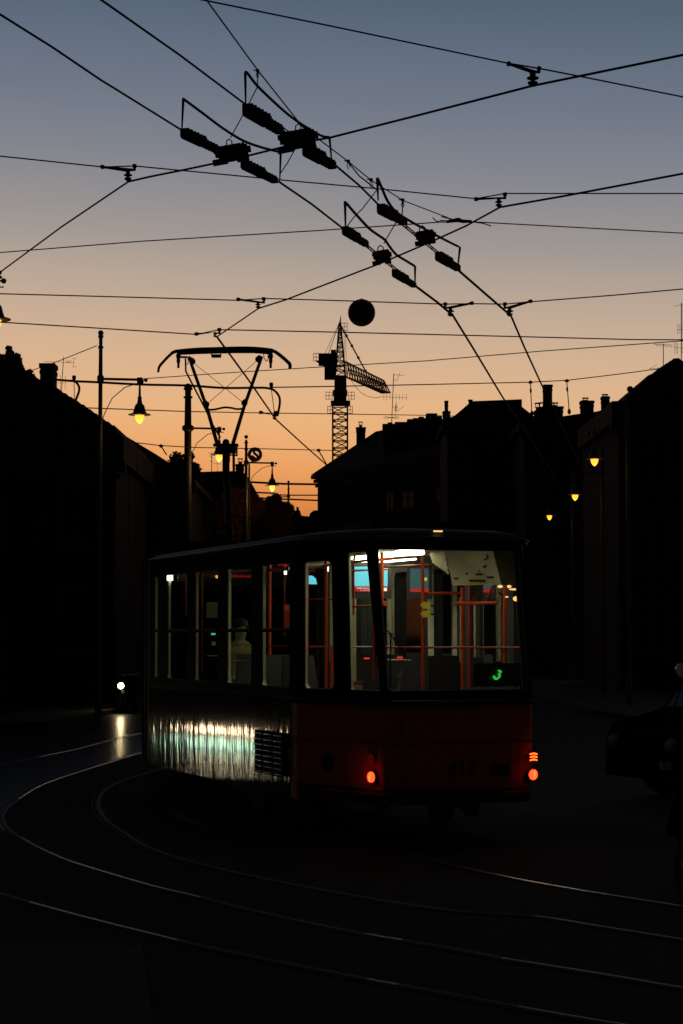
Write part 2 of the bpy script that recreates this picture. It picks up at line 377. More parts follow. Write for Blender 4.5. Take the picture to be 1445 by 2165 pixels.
# right-hand row, near to far
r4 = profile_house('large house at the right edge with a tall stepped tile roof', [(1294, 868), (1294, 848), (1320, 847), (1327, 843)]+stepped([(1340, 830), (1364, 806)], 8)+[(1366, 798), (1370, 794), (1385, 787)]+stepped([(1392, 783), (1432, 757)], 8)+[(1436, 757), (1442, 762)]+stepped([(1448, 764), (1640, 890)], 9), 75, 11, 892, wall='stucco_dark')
pb = at(1335, 822, 74.9); MB().lathe((pb.x, 75.2, pb.z-.75), (0, 0, 1), [(0, .14), (.35, .12), (.4, .17), (.5, .17), (.55, .07)], 12).ball((pb.x, 75.2, pb.z+.02), .115).build('roof_ball', 'stone_trim', r4)
r3 = profile_house('low roofed house with many chimneys left of the stepped roof', [(1098, 892), (1130, 892), (1190, 880), (1230, 874), (1262, 870), (1276, 866), (1298, 868)], 97, 8, 905)
chimney(r3, 1131, 1153, 868, 900, 98, .7, ((1139, 852), (1146, 851)))
chimney(r3, 1150, 1169, 813, 900, 97.6, .6)
chimney(r3, 1165, 1192, 859, 900, 98.4, .8, ((1170, 851), (1176, 851)))
chimney(r3, 1229, 1257, 847, 885, 98, .7, ((1240, 841),))
chimney(r3, 1273, 1290, 838, 885, 97.5, .5, ((1281, 834),))
r2 = profile_house('house with a flat topped mansard between two chimney groups', [(936, 896), (955, 884), (978, 865), (995, 850), (1000, 848), (1104, 844), (1104, 868), (1100, 872), (1100, 890)], 107, 8, 900)
chimney(r2, 937, 953, 869, 905, 106.6, .6); chimney(r2, 940.5, 948.5, 847, 872, 106.7, .3)
for q in (993, 997): p = at(q, 853, 107.5); MB().lathe(p, (0, 0, 1), [(0, .05), (.12, .05), (.13, .09), (.2, .07)], 8).build('vent', 'iron', r2)
# far corner house with receding facade
fd = Vector((.434, -.901, 0)); nr = Vector((.901, .434, 0)); F0 = Vector((at(672, 1000, 133).x, 133, 0)); k1 = 17.6
ze = at(672, 1004, 133).z; zr = at(793, 912, 135).z
r1 = empty('corner_house', tuple(F0+fd*8+nr*4), label='corner house with a receding facade whose windows mirror the dusk sky', cat='building')
P0, P1 = F0, F0+fd*k1
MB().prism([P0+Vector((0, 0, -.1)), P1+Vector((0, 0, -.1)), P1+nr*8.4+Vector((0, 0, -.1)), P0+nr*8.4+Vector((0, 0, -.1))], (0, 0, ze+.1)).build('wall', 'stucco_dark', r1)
g0 = P0-nr*.35-fd*.25; 
tri = [g0+Vector((0, 0, ze)), g0+nr*4.55+Vector((0, 0, zr)), g0+nr*9.1+Vector((0, 0, ze))]
rf = MB().prism(tri, fd*(k1+.3)).build('roof', 'roof_tile', r1)
cm = MB()
for zz, pr, hh in ((ze-.14, .32, .24), (ze-.4, .2, .2), (ze-.72, .1, .14)):
    M3 = Matrix((fd, nr, Vector((0, 0, 1)))).transposed(); cm.box(F0+fd*(k1/2-.1)-nr*(pr/2-.02)+Vector((0, 0, zz)), (k1+.2, pr, hh), M3)
    cm.box(F0+nr*4.2-fd*(pr/2-.0)+Vector((0, 0, zz-.004)), (pr, 8.4+2*pr, hh), M3)
cm.build('cornice', 'stone_trim', r1)
for k in range(7):
    for fl in range(3):
        if fl < 2 or k < 2: window(r1, P0+fd*(1.4+k*2.4)+Vector((0, 0, 2.0+fl*3.1)), fd, 1.1, 1.7, -nr)
def on_r1(px): kx = (px-722.5)/F; return (kx*P0.y-P0.x)/(fd.x-kx*fd.y)
for xa, xb, ya, yb in ((817, 834, 1042, 1077), (839, 846, 1043, 1073), (851, 878, 1040, 1073), (923, 942, 1034, 1061)):
    ka, kb = on_r1(xa), on_r1(xb); yy = (P0+fd*(ka+kb)/2).y; z0 = at(xa, yb, yy).z; z1 = at(xa, ya, yy).z
    window(r1, P0+fd*(ka+kb)/2+Vector((0, 0, (z0+z1)/2)), fd, kb-ka, z1-z0, -nr, 'window_glass')
for fl in range(3):
    for k in range(2): window(r1, P0+nr*(2.4+k*3.4)+Vector((0, 0, 2.4+fl*3.15)), nr, 1.0, 1.6, -fd)
chimney(r1, 753, 774, 903, 960, 134, .7, ((763, 892),))
lump = MB()
for (x0, x1, y) in ((809, 835, 898), (835, 860, 894), (861, 873, 888), (873, 902, 886), (885, 896, 883), (901, 924, 876), (915, 934, 882), (820, 830, 895)):
    p = at(x0, y, 127-(x0-809)*.05); q = at(x1, y, 127-(x0-809)*.05); lump.box(((p.x+q.x)/2, p.y, p.z-.9), (q.x-p.x, 1.2, 1.8))
lump.build('roof_plant', 'brick', r1)
# far block closing the street, behind the trees
fb = profile_house('far low block closing the street under the orange sky', [(600, 1092), (618, 1090), (620, 1080), (634, 1078), (636, 1090), (654, 1092), (656, 1085), (664, 1079), (700, 1079)], 210, 12, 1098, floors=3)
chimney(fb, 627, 632, 1072, 1085, 210, .5)
# left-hand row
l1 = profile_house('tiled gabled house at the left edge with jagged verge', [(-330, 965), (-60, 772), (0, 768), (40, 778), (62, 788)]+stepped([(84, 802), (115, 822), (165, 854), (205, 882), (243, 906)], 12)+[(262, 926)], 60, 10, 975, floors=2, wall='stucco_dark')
chimney(l1, 83, 116, 768, 840, 60.5, .7)
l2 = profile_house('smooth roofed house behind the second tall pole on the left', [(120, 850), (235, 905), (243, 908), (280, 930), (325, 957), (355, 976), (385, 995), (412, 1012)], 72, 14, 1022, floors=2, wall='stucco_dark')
l3 = profile_house('gabled far house behind the pantograph on the left', [(330, 1030), (400, 1001), (415, 998), (470, 996), (497, 996), (520, 1001), (530, 1022), (552, 1060), (560, 1075)], 112, 12, 1085, floors=2)
chimney(l3, 498, 516, 981, 1010, 112.5, .6, ((508, 970),))
l4 = profile_house('large unseen house beyond the left edge, widened to block sky glow', [(-2400, 640), (-1500, 560), (-700, 700), (-330, 900), (-200, 990)], 44, 14, 995, floors=2)  # unseen; width set to keep sky glow out of the tram side glass
# unseen block added left of frame; its glowing strips mirror in the tram side
su = Vector((-.327, .945, 0)).normalized(); sn = Vector((.945, .327, 0)).normalized(); S0 = Vector((-7.2, 31.2, 0)); M3 = Matrix((su, sn, Vector((0, 0, 1)))).transposed()
sh = empty('reflection_block', tuple(S0+su*4.5-sn*1.2), label='unseen low block with glowing strips, added to mirror in the tram side', cat='reflection_block')
MB().box(S0+su*4.2-sn*1.25+Vector((0, 0, 1.15)), (9.6, 2.3, 2.3), M3).build('wall', 'stucco_dark', sh)
MB().box(S0+su*4.2-sn*1.1+Vector((0, 0, 2.4)), (10, 3.0, .18), M3).build('roof', 'roof_tile', sh)
for (u0, wd_, m_, zc, hh) in ((.15, .10, 'reflect_warm', .46, .14), (1.2, .14, 'reflect_warm', .46, .2), (1.75, .12, 'reflect_warm', .46, .2), (2.15, .5, 'reflect_warm', .40, .2), (3.0, 1.6, 'reflect_hot', .48, .16), (5.5, .12, 'reflect_warm', .47, .1), (6.4, .15, 'reflect_warm', .47, .1), (8.2, .16, 'reflect_warm', .44, .3), (2.0, 2.9, 'reflect_green_bright', .16, .26), (.1, .25, 'reflect_green', .2, .3), (5.6, .8, 'reflect_green', .14, .2)):
    c = S0+su*(u0+wd_/2)+sn*.0+Vector((0, 0, zc)); f = MB()
    for sx in (-1, 1): f.box(c+su*sx*(wd_/2+.03)-sn*.05, (.05, .14, hh+.06), M3)
    fo = f.build('glow_strip', 'iron', sh); MB().box(c-sn*.075, (wd_, .05, hh), M3).build('pane', m_, fo)

# ------------------------------------------------------------------ trees
def tree(label, cx, top, bot, halfw, Y, m='leaf', n=1500, name='street_tree', leaf=.16, group=None, blobs=9, spires=()):
    c = at(cx, (top+bot)/2, Y); hw = halfw*Y/F; hh = (bot-top)/2*Y/F
    root = empty(name, (c.x, Y, 0), label=label, cat='tree', group=group)
    tk = MB(); zt = c.z-hh*.3; tk.tube([(c.x, Y, -.1), (c.x+.05, Y, zt*.5), (c.x-.05, Y+.05, zt)], [.2, .15, .1], 10)
    rnd = random.Random(int(cx*7+top)); cl = []
    for i in range(blobs):
        a = rnd.uniform(0, 6.28); rr = math.sqrt(rnd.random())*.72; zz = rnd.uniform(-.75, .72)
        cl.append((Vector((c.x+math.cos(a)*rr*hw*math.sqrt(max(.1, 1-zz*zz)), Y+math.sin(a)*rr*hw, c.z+zz*hh)), rnd.uniform(.26, .42)))
    cl.append((Vector((c.x+.1*hw, Y, c.z+hh*.78)), .22)); cl.append((Vector((c.x, Y, c.z)), .55))
    for (sx, sy, sw) in spires:
        for j in range(5): cl.append((at(sx+(j % 2)*2-1, sy+8+j*9, Y), sw*(.55+.22*j)/halfw))
    for p, s in cl: tk.tube([(c.x-.02, Y, zt-.3), (Vector((c.x, Y, zt))+p)/2+Vector((0, 0, .1)), p], [.07, .045, .015], 6)
    tk.build('trunk', 'bark', root)
    lf = MB()
    for p, s in cl:
        for i in range(int(n*s)):
            v = Vector((rnd.gauss(0, 1), rnd.gauss(0, 1), rnd.gauss(0, 1))).normalized()*(rnd.random()**.45)
            q = p+Vector((v.x*hw*s*1.15, v.y*hw*s*1.1, v.z*hh*s*1.25)); sz = leaf*rnd.uniform(.5, 1.3)
            a = Vector((rnd.gauss(0, 1), rnd.gauss(0, 1), rnd.gauss(0, 1))).normalized(); b2 = a.orthogonal().normalized()
            lf.add([q-a*sz*.5, q+b2*sz*.3, q+a*sz*.5, q-b2*sz*.3], [(0, 1, 2, 3)])
    lf.build('crown', m, root); return root
tree('leafy tree rising over the roof at the far left edge', 6, 768, 850, 78, 66, leaf=.13, n=2600, blobs=14, spires=((20, 728, 9), (37, 744, 10), (4, 746, 9), (64, 778, 9)))
tree('round dark tree behind the second tall pole', 395, 955, 1050, 48, 96, leaf=.16, n=1800, blobs=12)
tree('reddish lit tree under the far lamp near the street end', 580, 1046, 1150, 46, 90, 'leaf_autumn', leaf=.16, n=2600, blobs=14)
tree('dull red tree left of the far lamp, low in the street', 505, 1035, 1140, 58, 84, 'leaf_autumn', leaf=.16, n=2600, blobs=14)

# ------------------------------------------------------------------ crane
CY = 273.; cr = empty('tower_crane', tuple(Vector((at(719, 1000, CY).x, CY, 0))), label='tall lattice tower crane with a short jib pointing right, beyond the roofs', cat='crane')
def lattice(mb, A, B, wd, n, r, rd=None):
    """square lattice between two points given 4 corner offsets lists"""
    rd = rd or r*.6
    for i in range(4): mb.bar(A[i], B[i], r*2)
    for k in range(n):
        for i in range(4):
            j = (i+1) % 4; a0 = A[i].lerp(B[i], k/n); a1 = A[i].lerp(B[i], (k+1)/n); b0 = A[j].lerp(B[j], k/n); b1 = A[j].lerp(B[j], (k+1)/n)
            mb.bar(a0, b1, rd*2) if k % 2 else mb.bar(b0, a1, rd*2); mb.bar(a1, b1, rd*2)
def sq(px0, px1, py, Y, dp):
    a = at(px0, py, Y-dp/2); b_ = at(px1, py, Y-dp/2); z = a.z
    x0 = at(px0, py, Y).x; x1 = at(px1, py, Y).x
    return [Vector((x0, Y-dp/2, z)), Vector((x1, Y-dp/2, z)), Vector((x1, Y+dp/2, z)), Vector((x0, Y+dp/2, z))]
tw = MB(); base = sq(704, 735, 1300, CY, 2.0)
lattice(tw, base, sq(704, 735, 858, CY, 2.0), 0, 30, .15, .085); tw.build('mast', 'crane_paint', cr)
def pbox(mb, x0, x1, y0, y1, Y, dp): a = at(x0, y1, Y); b_ = at(x1, y0, Y); mb.box(((a.x+b_.x)/2, Y, (a.z+b_.z)/2), (b_.x-a.x, dp, b_.z-a.z)); return mb
s_ = MB(); pbox(s_, 706, 733, 835, 850, CY, 2.); pbox(s_, 700, 741, 849, 856, CY, 2.6); pbox(s_, 704, 713, 826, 836, CY, 2.); pbox(s_, 724, 735, 826, 836, CY, 2.); s_.build('slewing_ring', 'crane_paint', cr)
pbox(MB(), 707.5, 733, 795, 832, CY, 1.8).build('tower_head_base', 'crane_paint', cr)
ap = MB()
lattice(ap, sq(709.5, 730.5, 792, CY, 1.6), sq(717.5, 720.5, 684, CY, .3), 0, 11, .15, .07); ap.tube([at(719, 684, CY), at(720.5, 676, CY), at(721, 668, CY)], [.14, .08, .04], 6); ap.build('apex_frame', 'crane_paint', cr)
ld = MB()
for q in (729, 733): ld.bar(at(q, 790, CY), at(q-1.5, 700, CY), .06)
for y in range(702, 790, 5): ld.bar(at(729-(790-y)*.015, y, CY), at(733-(790-y)*.015, y, CY), .05)
ld.build('ladder', 'crane_paint', cr)
cj = MB(); pbox(cj, 674, 714, 749, 772, CY+1, 2.); pbox(cj, 700, 711, 741, 760, CY+1, 1.6); cj.prism([at(668, 762, CY), at(690, 776, CY), at(712, 776, CY), at(712, 762, CY)][::-1], (0, 1.2, 0)); cj.build('counter_jib', 'crane_paint', cr)
pbox(MB(), 686.5, 709, 770, 802, CY+1, 1.5).build('counterweight', 'stucco', cr)
def cage(x0, x1, y0, y1, name='cage'):
    mb = MB()
    for Yq in (CY-.6, CY+.6):
        for x in (x0, (x0+x1)/2, x1): mb.bar(at(x, y0, Yq), at(x, y1, Yq), .09)
        for y in (y0, (y0+y1)/2, y1): mb.bar(at(x0, y, Yq), at(x1, y, Yq), .09)
    for x in (x0, x1): mb.bar(at(x, y1, CY-.6), at(x, y1, CY+.6), .09); mb.bar(at(x, y0, CY-.6), at(x, y0, CY+.6), .09)
    mb.build('guard_cage', 'crane_paint', cr)
cage(663, 675, 747, 763); cage(722, 734.5, 683, 699); cage(689.5, 703, 829, 844); cage(737, 749.5, 829, 844); cage(693, 704, 859, 874); cage(736, 746, 859, 874)
jb = MB(); JA = [at(732, 797, CY-.6), at(741, 800, CY-1), at(731, 765, CY)]
tipY = 292.; JB = [at(808, 831, tipY), at(825.5, 830.5, tipY-1.3), at(812, 805, tipY)]
for i in range(3): jb.bar(JA[i], JB[i], .26)
n = 15
for k in range(n):
    for i in range(3):
        j = (i+1) % 3; jb.bar(JA[i].lerp(JB[i], k/n), JA[j].lerp(JB[j], (k+.5)/n), .14); jb.bar(JA[j].lerp(JB[j], (k+.5)/n), JA[i].lerp(JB[i], (k+1)/n), .14)
for i in range(3): jb.bar(JB[i], JB[(i+1) % 3], .2)
jb.build('jib', 'crane_paint', cr)
ty = MB(); ty.bar(at(722, 690, CY), JA[2].lerp(JB[2], .52), .2)
for q in (.2, .42, .68, .98): p = at(722, 690, CY).lerp(JA[2].lerp(JB[2], .52), q); ty.ball(p, .2, 6)
ty.bar(at(718, 684, CY), at(694, 749, CY), .1); ty.bar(at(717, 684, CY), at(687, 749, CY), .07); ty.build('tie_rod', 'crane_paint', cr)
ck = [at(x, y, CY) for x, y in smooth_path([(741, 800), (750, 815), (768, 833), (792, 841), (810, 838)], 5)]; MB().tube(ck, .04, 4).build('hoist_cable', 'wire_metal', cr)

# ------------------------------------------------------------------ aerials
def aerial(label, Y, mast, lines, wdt=1.2):
    root = empty('tv_aerial', tuple(at(*mast[0], Y)), label=label, cat='aerial', group='rooftop aerials')
    r = wdt/2*Y/F; MB().tube([at(*mast[0], Y), at(*mast[1], Y)], r*1.4, 6).build('mast', 'iron', root)
    e = MB()
    for (x0, y0, x1, y1, dy) in lines: e.tube([at(x0, y0, Y-dy), at(x1, y1, Y+dy)], r*.75, 4)
    e.build('elements', 'iron', root)
aerial('tall mast with yagi aerials on the corner house roof', 127, [(828, 905), (833, 790)], [(832, 792, 855, 794, .2), (846, 788, 839, 808, .3), (831, 803, 838, 803, .1), (811, 839, 861, 841, .2)]+[(x, 833, x, 846, .2) for x in (812, 818, 825, 831, 838, 845, 852, 860)]+[(811, 883, 846, 883, .3), (814, 880, 842, 886, .3), (814, 886, 842, 880, .3), (829, 860, 842, 862, .2), (834, 867, 840, 852, .2), (839, 870, 854, 859, .2), (838, 845, 836, 880, .1)]+[(x, 856, x, 870, .2) for x in (836, 838, 840)])
aerial('small yagi aerial behind the left chimney', 62, [(130, 832), (135, 755)], [(94, 764, 158, 767, .1), (157, 758, 155, 776, .1), (154, 758, 163, 757, .1), (152, 776, 162, 775, .1), (140, 762, 151, 768, .1), (140, 768, 151, 762, .1), (115, 810, 140, 809, .2), (116, 786, 116, 822, 0), (139, 795, 138, 824, 0), (128, 792, 128, 824, 0)])
aerial('comb aerial on the stepped roof at the right', 77, [(1403, 780), (1403, 727)], [(1383, 728, 1424, 730, .15)]+[(1386+i*6, 726+i*.4, 1391+i*6, 733+i*.4, .15) for i in range(6)]+[(1372, 780, 1403, 777, .1), (1373, 780, 1390, 771, .1)])
aerial('upright aerial cut by the right edge of the photo', 77, [(1441, 765), (1441, 640)], [(1426, 648, 1450, 641, 0), (1432, 697, 1450, 697, 0), (1425, 734, 1450, 736, 0), (1442.5, 643, 1442.5, 748, 0)]+[(1433+i*3.6, 685, 1433+i*3.6, 706, 0) for i in range(3)]+[(1427+i*3, 724, 1427+i*3, 748, 0) for i in range(3)])
aerial('twin far aerials by the pantograph base', 113, [(448, 1002), (448, 958)], [(440, 958, 454, 957, .1), (444, 975, 452, 976, .1), (452, 980, 468, 981, .1), (460, 970, 460, 1000, 0), (443, 963, 452, 969, .1)])

# ------------------------------------------------------------------ street lamps and poles
def lantern(root, p, s=1., power=6., energy_col=(1, .58, .2)):
    """bell shaped hanging lantern, p = rim centre"""
    MB().lathe(p, (0, 0, 1), [(-.02*s, .255*s), (0, .26*s), (.03*s, .16*s), (.10*s, .135*s), (.20*s, .11*s), (.26*s, .06*s), (.36*s, .045*s), (.40*s, .05*s), (.42*s, .03*s), (.85*s, .018*s)], 20).build('lamp_shade', 'pole_paint', root)
    MB().lathe(p+Vector((0, 0, -.022*s)), (0, 0, -1), [(0, .108*s), (.06*s, .104*s), (.12*s, .082*s), (.17*s, .045*s), (.195*s, .01)], 18).build('lamp_glass', 'lamp_glow', root)
    light('lamp_light', p+Vector((0, 0, -.4*s)), power, energy_col, .12, root)
def street_lamp(label, pole_px, pole_w, top_py, Y, arm_py, lamp_px, rim_py, rings=(), s=1., group=None, power=3., ball=True):
    b0 = at(pole_px, 1340, Y); z1 = at(pole_px, top_py, Y).z; r = pole_w/2*Y/F
    root = empty('street_lamp', (b0.x, Y, 0), label=label, cat='street lamp', group=group)
    za = at(pole_px, arm_py, Y).z
    prof = [(0, r*1.9), (.9, r*1.7), (1.0, r*1.25), (za-.13, r*1.05), (za-.1, r*1.15), (za-.05, r*1.75), (za+.05, r*1.75), (za+.1, r*1.05)]
    for q in rings: prof += [(q+za, r*.95), (q+za+.01, r*1.35), (q+za+.06, r*1.35), (q+za+.07, r*.9)]
    prof += [(z1-.22, r*.85), (z1-.2, r*.6)]
    MB().lathe((b0.x, Y, 0), (0, 0, 1), prof, 14).build('pole', 'pole_paint', root)
    MB().ball((b0.x, Y, z1-.1), r*1.0+.02).build('finial', 'pole_paint', root)
    tp = at(lamp_px, arm_py+4, Y); dirx = 1 if lamp_px > pole_px else -1
    am = MB().tube([(b0.x, Y, za), (tp.x+dirx*.02, Y, za-.02)], .03, 8); am.box((tp.x, Y, za-.05), (.12, .1, .16)); am.ball((tp.x+dirx*.14, Y, za-.03), .045); am.bar((tp.x, Y, za-.03), (tp.x+dirx*.14, Y, za-.03), .04)
    am.tube([(b0.x, Y, za-1.1), (b0.x+dirx*.1, Y, za-.8), (b0.x+(tp.x-b0.x)*.3, Y, za-.45), (b0.x+(tp.x-b0.x)*.62, Y, za-.2), (b0.x+(tp.x-b0.x)*.85, Y, za-.13), (tp.x+dirx*.14, Y, za-.13)], .012, 6)
    am.build('arm', 'pole_paint', root)
    rim = at(lamp_px, rim_py, Y); rim = Vector((tp.x, Y, rim.z))
    MB().tube([rim+Vector((0, 0, .4*s)), (tp.x, Y, za-.06)], .02, 8).build('hanger_rod', 'pole_paint', root)
    lantern(root, rim, s, power); return root
LG = 'hanging bell street lamps'
street_lamp('slender tall pole by the left house with a bright bell lamp', 209.5, 8.5, 695, 49, 801, 296, 876, (.7, .95), group=LG, power=8)
street_lamp('thick ringed pole in front of the pantograph with a small lamp behind the tram arms', 396, 14.5, 812, 64, 905, 464, 961, (.9, 1.15), group=LG, power=26)
street_lamp('far thin pole with a lit bell lamp over the reddish tree', 520, 6, 918, 78, 978, 576, 1026, (.45, .7), group=LG, power=36)
street_lamp('lamp half cut by the left edge of the photo', -110, 13, 560, 34, 590, -10, 674, (.4,), group=LG)
street_lamp('nearest lit lamp in front of the dark right-hand houses', 1330, 7, 840, 59, 915, 1257, 969, (.4, .6), group=LG, power=2.5)
street_lamp('middle lamp of the three on the right, partly behind leaves', 1276, 6, 940, 72, 1000, 1216, 1045, (.4,), group=LG, power=2.5)
street_lamp('lowest and farthest lamp on the right above the tram', 1212, 5, 1010, 90, 1058, 1162, 1089, (.4,), group=LG, power=2.5)
street_lamp('farthest lamp glinting through the reddish tree', 610, 4, 1015, 125, 1050, 571, 1082, (.4,), s=.8, group=LG, power=25)
def mast(label, px, wpx, top, Y, col='pole_paint', name='catenary_pole'):
    b0 = at(px, 1340, Y); r = wpx/2*Y/F; z1 = at(px, top, Y).z
    root = empty(name, (b0.x, Y, 0), label=label, cat='pole')
    MB().lathe((b0.x, Y, 0), (0, 0, 1), [(0, r*1.3), (1.0, r*1.25), (1.05, r*1.05), (z1-1.2, r), (z1-1.18, r*1.15), (z1-1.1, r*1.15), (z1-1.08, r*.95), (z1-.25, r*.92)], 16).build('pole', col, root)
    MB().lathe((b0.x, Y, z1-.25), (0, 0, 1), [(0, r*.9), (.12, r*.8), (.2, r*.5), (.25, r*.1)], 14).build('cap', col, root); return root
0 and mast('stout round capped pole rising directly behind the pantograph base', 478, 14.5, 930, 84)
mast('short thin pole carrying the round stop sign', 526.5, 4.5, 976, 80, name='sign_pole')
# round stop sign, seen from its back: a ring with a curled figure
sg = empty('round_sign', tuple(at(540, 974, 80)), label='round pierced stop sign with a reversed figure 2 beside the thin pole', cat='sign')
c = at(539.5, 961, 80); r = 12.*80/F; mb = MB(); mb.tube([c+Vector((r*math.cos(a), 0, r*math.sin(a))) for a in [math.pi*2*i/28 for i in range(29)]], .065, 6, False); mb.box(c+Vector((0, 0, r*1.0)), (r*1.5, .08, .07)); mb.build('ring', 'iron', sg)
fig = smooth_path([(534, 966), (541, 966), (547, 970)], 3)
mb = MB(); mb.tube([at(x, y, 80) for x, y in smooth_path([(546, 953), (541, 951), (537, 954), (539, 959), (544, 963), (546, 968), (541, 970), (533, 964)], 4)], .05, 6); mb.tube([at(548, 970, 80), at(540, 970, 80), at(532, 963, 80)], .025, 6); mb.build('figure', 'iron', sg)
MB().bar(at(541, 974, 80), at(527, 978, 80), .05).build('bracket', 'iron', sg)

# ------------------------------------------------------------------ overhead wires
ZC = 5.8
def wire(label, pts, wpx, z=None, Y=None, group='overhead tram wires', cat='wire', name='span_wire', sm=False):
    pts = smooth_path(pts, 5) if sm else pts
    P = [atz(x, y, z) if z else at(x, y, Y if not isinstance(Y, tuple) else Y[0]+(Y[1]-Y[0])*(x-pts[0][0])/(pts[-1][0]-pts[0][0])) for x, y in pts]
    my = sum(p.y for p in P)/len(P); return MB().tube(P, wpx/2*my/F, 6).build(name, 'wire_metal', None, label=label, cat=cat, group=group), P
CW = 'contact_wire'
wire('thick contact wire entering at the upper left edge to the lower left insulator set', [(-120, -52), (0, 30), (110, 99), (215, 170), (238, 184), (386, 276)], 5, ZC, name=CW)
wire('thick contact wire from the top left edge to the upper insulator set', [(60, -105), (215, 0), (380, 116), (524, 224)], 5, ZC, name=CW)
wire('contact wire between the lower left and lower middle insulator sets', [(590, 384), (660, 432), (732, 488)], 4.5, ZC, name=CW)
wire('contact wire between the upper insulator set and the high middle set', [(702, 343), (760, 392), (808, 440)], 4.5, ZC, name=CW)
wire('contact wire falling from the lower middle insulator set past its bracket to the roofs', [(878, 604), (925, 639), (958, 667), (1000, 735), (1062, 838), (1175, 1010)], 4, ZC, name=CW)
wire('contact wire falling from the right insulator set to the tall chimney', [(968, 570), (1030, 624), (1081, 668), (1110, 736), (1145, 812), (1230, 990)], 4, ZC, name=CW)
wire('heavy wire crossing from right edge through the two upper insulator sets to the left', [(1600, 82), (1445, 116), (1128, 181), (860, 250), (698, 291), (630, 303), (490, 338), (385, 360), (320, 373), (272, 384), (130, 480), (0, 576), (-100, 650)], 4.5, ZC, name=CW)
wire('contact wire crossing from the right edge through the two middle insulator sets towards the pantograph', [(1600, 338), (1445, 367), (1190, 415), (1058, 438), (985, 478), (910, 512), (807, 556), (700, 597), (604, 634), (547, 652), (459, 712)], 4, ZC, name=CW)
wire('contact wire running down behind the pantograph to the corner house', [(459, 712), (520, 795), (583, 886), (640, 938), (692, 984), (770, 1050)], 3, ZC, name=CW)
wire('top span wire from the upper left corner to the right edge', [(300, -24), (430, 0), (700, 55), (1076, 134)], 3.6, 6.0)
wire('top span wire continuing from its bracket to the right edge', [(1076, 134), (1142, 145), (1235, 163), (1445, 205), (1600, 236)], 3.4, 6.0)
wire('messenger wire dropping from the top edge past both insulator pairs to the knot', [(400, -50), (437, 0), (545, 148), (640, 268), (736, 341), (785, 381), (853, 424), (965, 467)], 2.8, 6.3)
wire('span wire high on the left edge, through two brackets', [(-60, 325), (0, 330), (218, 353), (286, 351), (590, 380), (810, 400), (1006, 420), (1068, 409), (1445, 409), (1600, 410)], 2.8, 6.0)
wire('thin span wire from the left edge to the knot by the right insulator set', [(-60, 537), (0, 534), (300, 510), (680, 487), (940, 469)], 2.4, 6.4)
wire('thin span wire from the knot to the right edge', [(930, 466), (1000, 469), (1445, 493), (1560, 500)], 2.4, 6.4)
wire('span wire carrying the round disc', [(-60, 619), (0, 621), (300, 629), (505, 635), (558, 631), (700, 635), (940, 643), (998, 642), (1068, 643), (1122, 638), (1300, 624), (1445, 611), (1560, 601)], 2.6, 6.0)
wire('span wire just above the pantograph bow', [(-60, 677), (0, 681), (211, 694), (416, 707), (465, 697), (700, 702), (1150, 713), (1340, 718), (1560, 719)], 2.6, 6.0)
wire('long rising wire behind the pantograph to the right edge', [(211, 803), (300, 801), (470, 789), (660, 777), (900, 763), (1150, 742), (1330, 729), (1560, 712)], 1.9, Y=(49, 40))
wire('low wire behind the crane jib with two hangers', [(575, 819), (700, 817), (900, 813), (1122, 808), (1200, 804), (1300, 792), (1392, 780)], 2.2, Y=(50, 70))
wire('wire passing the crane mast below the platforms', [(175, 862), (395, 870), (550, 873), (700, 875), (900, 878), (1000, 881), (1130, 885)], 1.9, Y=(50, 80))
wire('low wire behind the lamp pole and stop sign', [(288, 936), (340, 942), (410, 946), (560, 949), (690, 952), (720, 953)], 2., Y=(58, 75))
wire('thin wire from the left pole to the roof aerial', [(205, 731), (170, 745), (120, 765), (60, 786)], 1.8, Y=(49, 60))
wire('low glinting wire across the dark left roof', [(-20, 942), (60, 938), (140, 930)], 2.2, Y=38)
wire('short slanting wire in front of the dark left roof', [(-20, 910), (20, 920), (55, 932)], 2.2, Y=37.5)
wire('slanting wire lit by the lamp, low behind the tram', [(425, 1068), (470, 1082), (545, 1102), (620, 1120)], 2., Y=60)
for q, (a, b_, wp, Y) in enumerate((((525, 1019, 600, 1023), (672, 1024), 4.5, 82), ((537, 1041, 560, 1042), (581, 1043), 3.4, 86), ((581, 1046, 620, 1047), (672, 1047), 2.6, 90), ((548, 1053, 620, 1056), (672, 1058), 3.4, 94))):
    wire(['topmost heavy cross arm over the far street', 'short cross arm beneath the far lamp', 'thin far cross wire over the reddish tree', 'lowest far cross wire over the street end'][q], [(a[0], a[1]), (a[2], a[3]), b_], wp, Y=Y, group='cross arms over the far street')
# long pipe arm with swan neck, and its copy at the left
def pipe_arm(label, path, wpx, Y, neck, par):
    root = empty('bracket_arm', tuple(at(*path[0], Y)), label=label, cat='bracket arm'); r = wpx/2*Y/F
    MB().tube([at(x, y, Y) for x, y in smooth_path(path, 4)], r, 8).build('pipe', 'iron', root)
    MB().tube([at(x, y, Y) for x, y in neck], r*.35, 6).build('drop_rod', 'iron', root)
    mb = MB(); mb.ball(at(neck[0][0], neck[0][1]-1, Y), r*1.4)
    for x, y in par: mb.lathe(at(x, y, Y), (0, 0, 1), [(0, r*1.4), (.05, r*1.8), (.1, r*1.4)], 10)
    mb.build('collar', 'iron', root); return root
pipe_arm('long pipe arm crossing both poles and hooking down behind the pantograph', [(110, 802), (160, 806), (205, 808), (300, 813), (395, 815), (470, 820), (530, 820), (560, 820), (578, 824), (590, 837), (592, 853), (587, 880)], 5, 48, [(574, 822), (580, 868)], [(574, 818), (300, 812)])
pipe_arm('curved pipe hook left of the thin pole above the tiled roof', [(150, 805), (158, 806), (166, 814), (168, 825), (163, 840), (158, 852)], 5, 48.5, [(157, 806), (158, 850)], [(157, 803)])
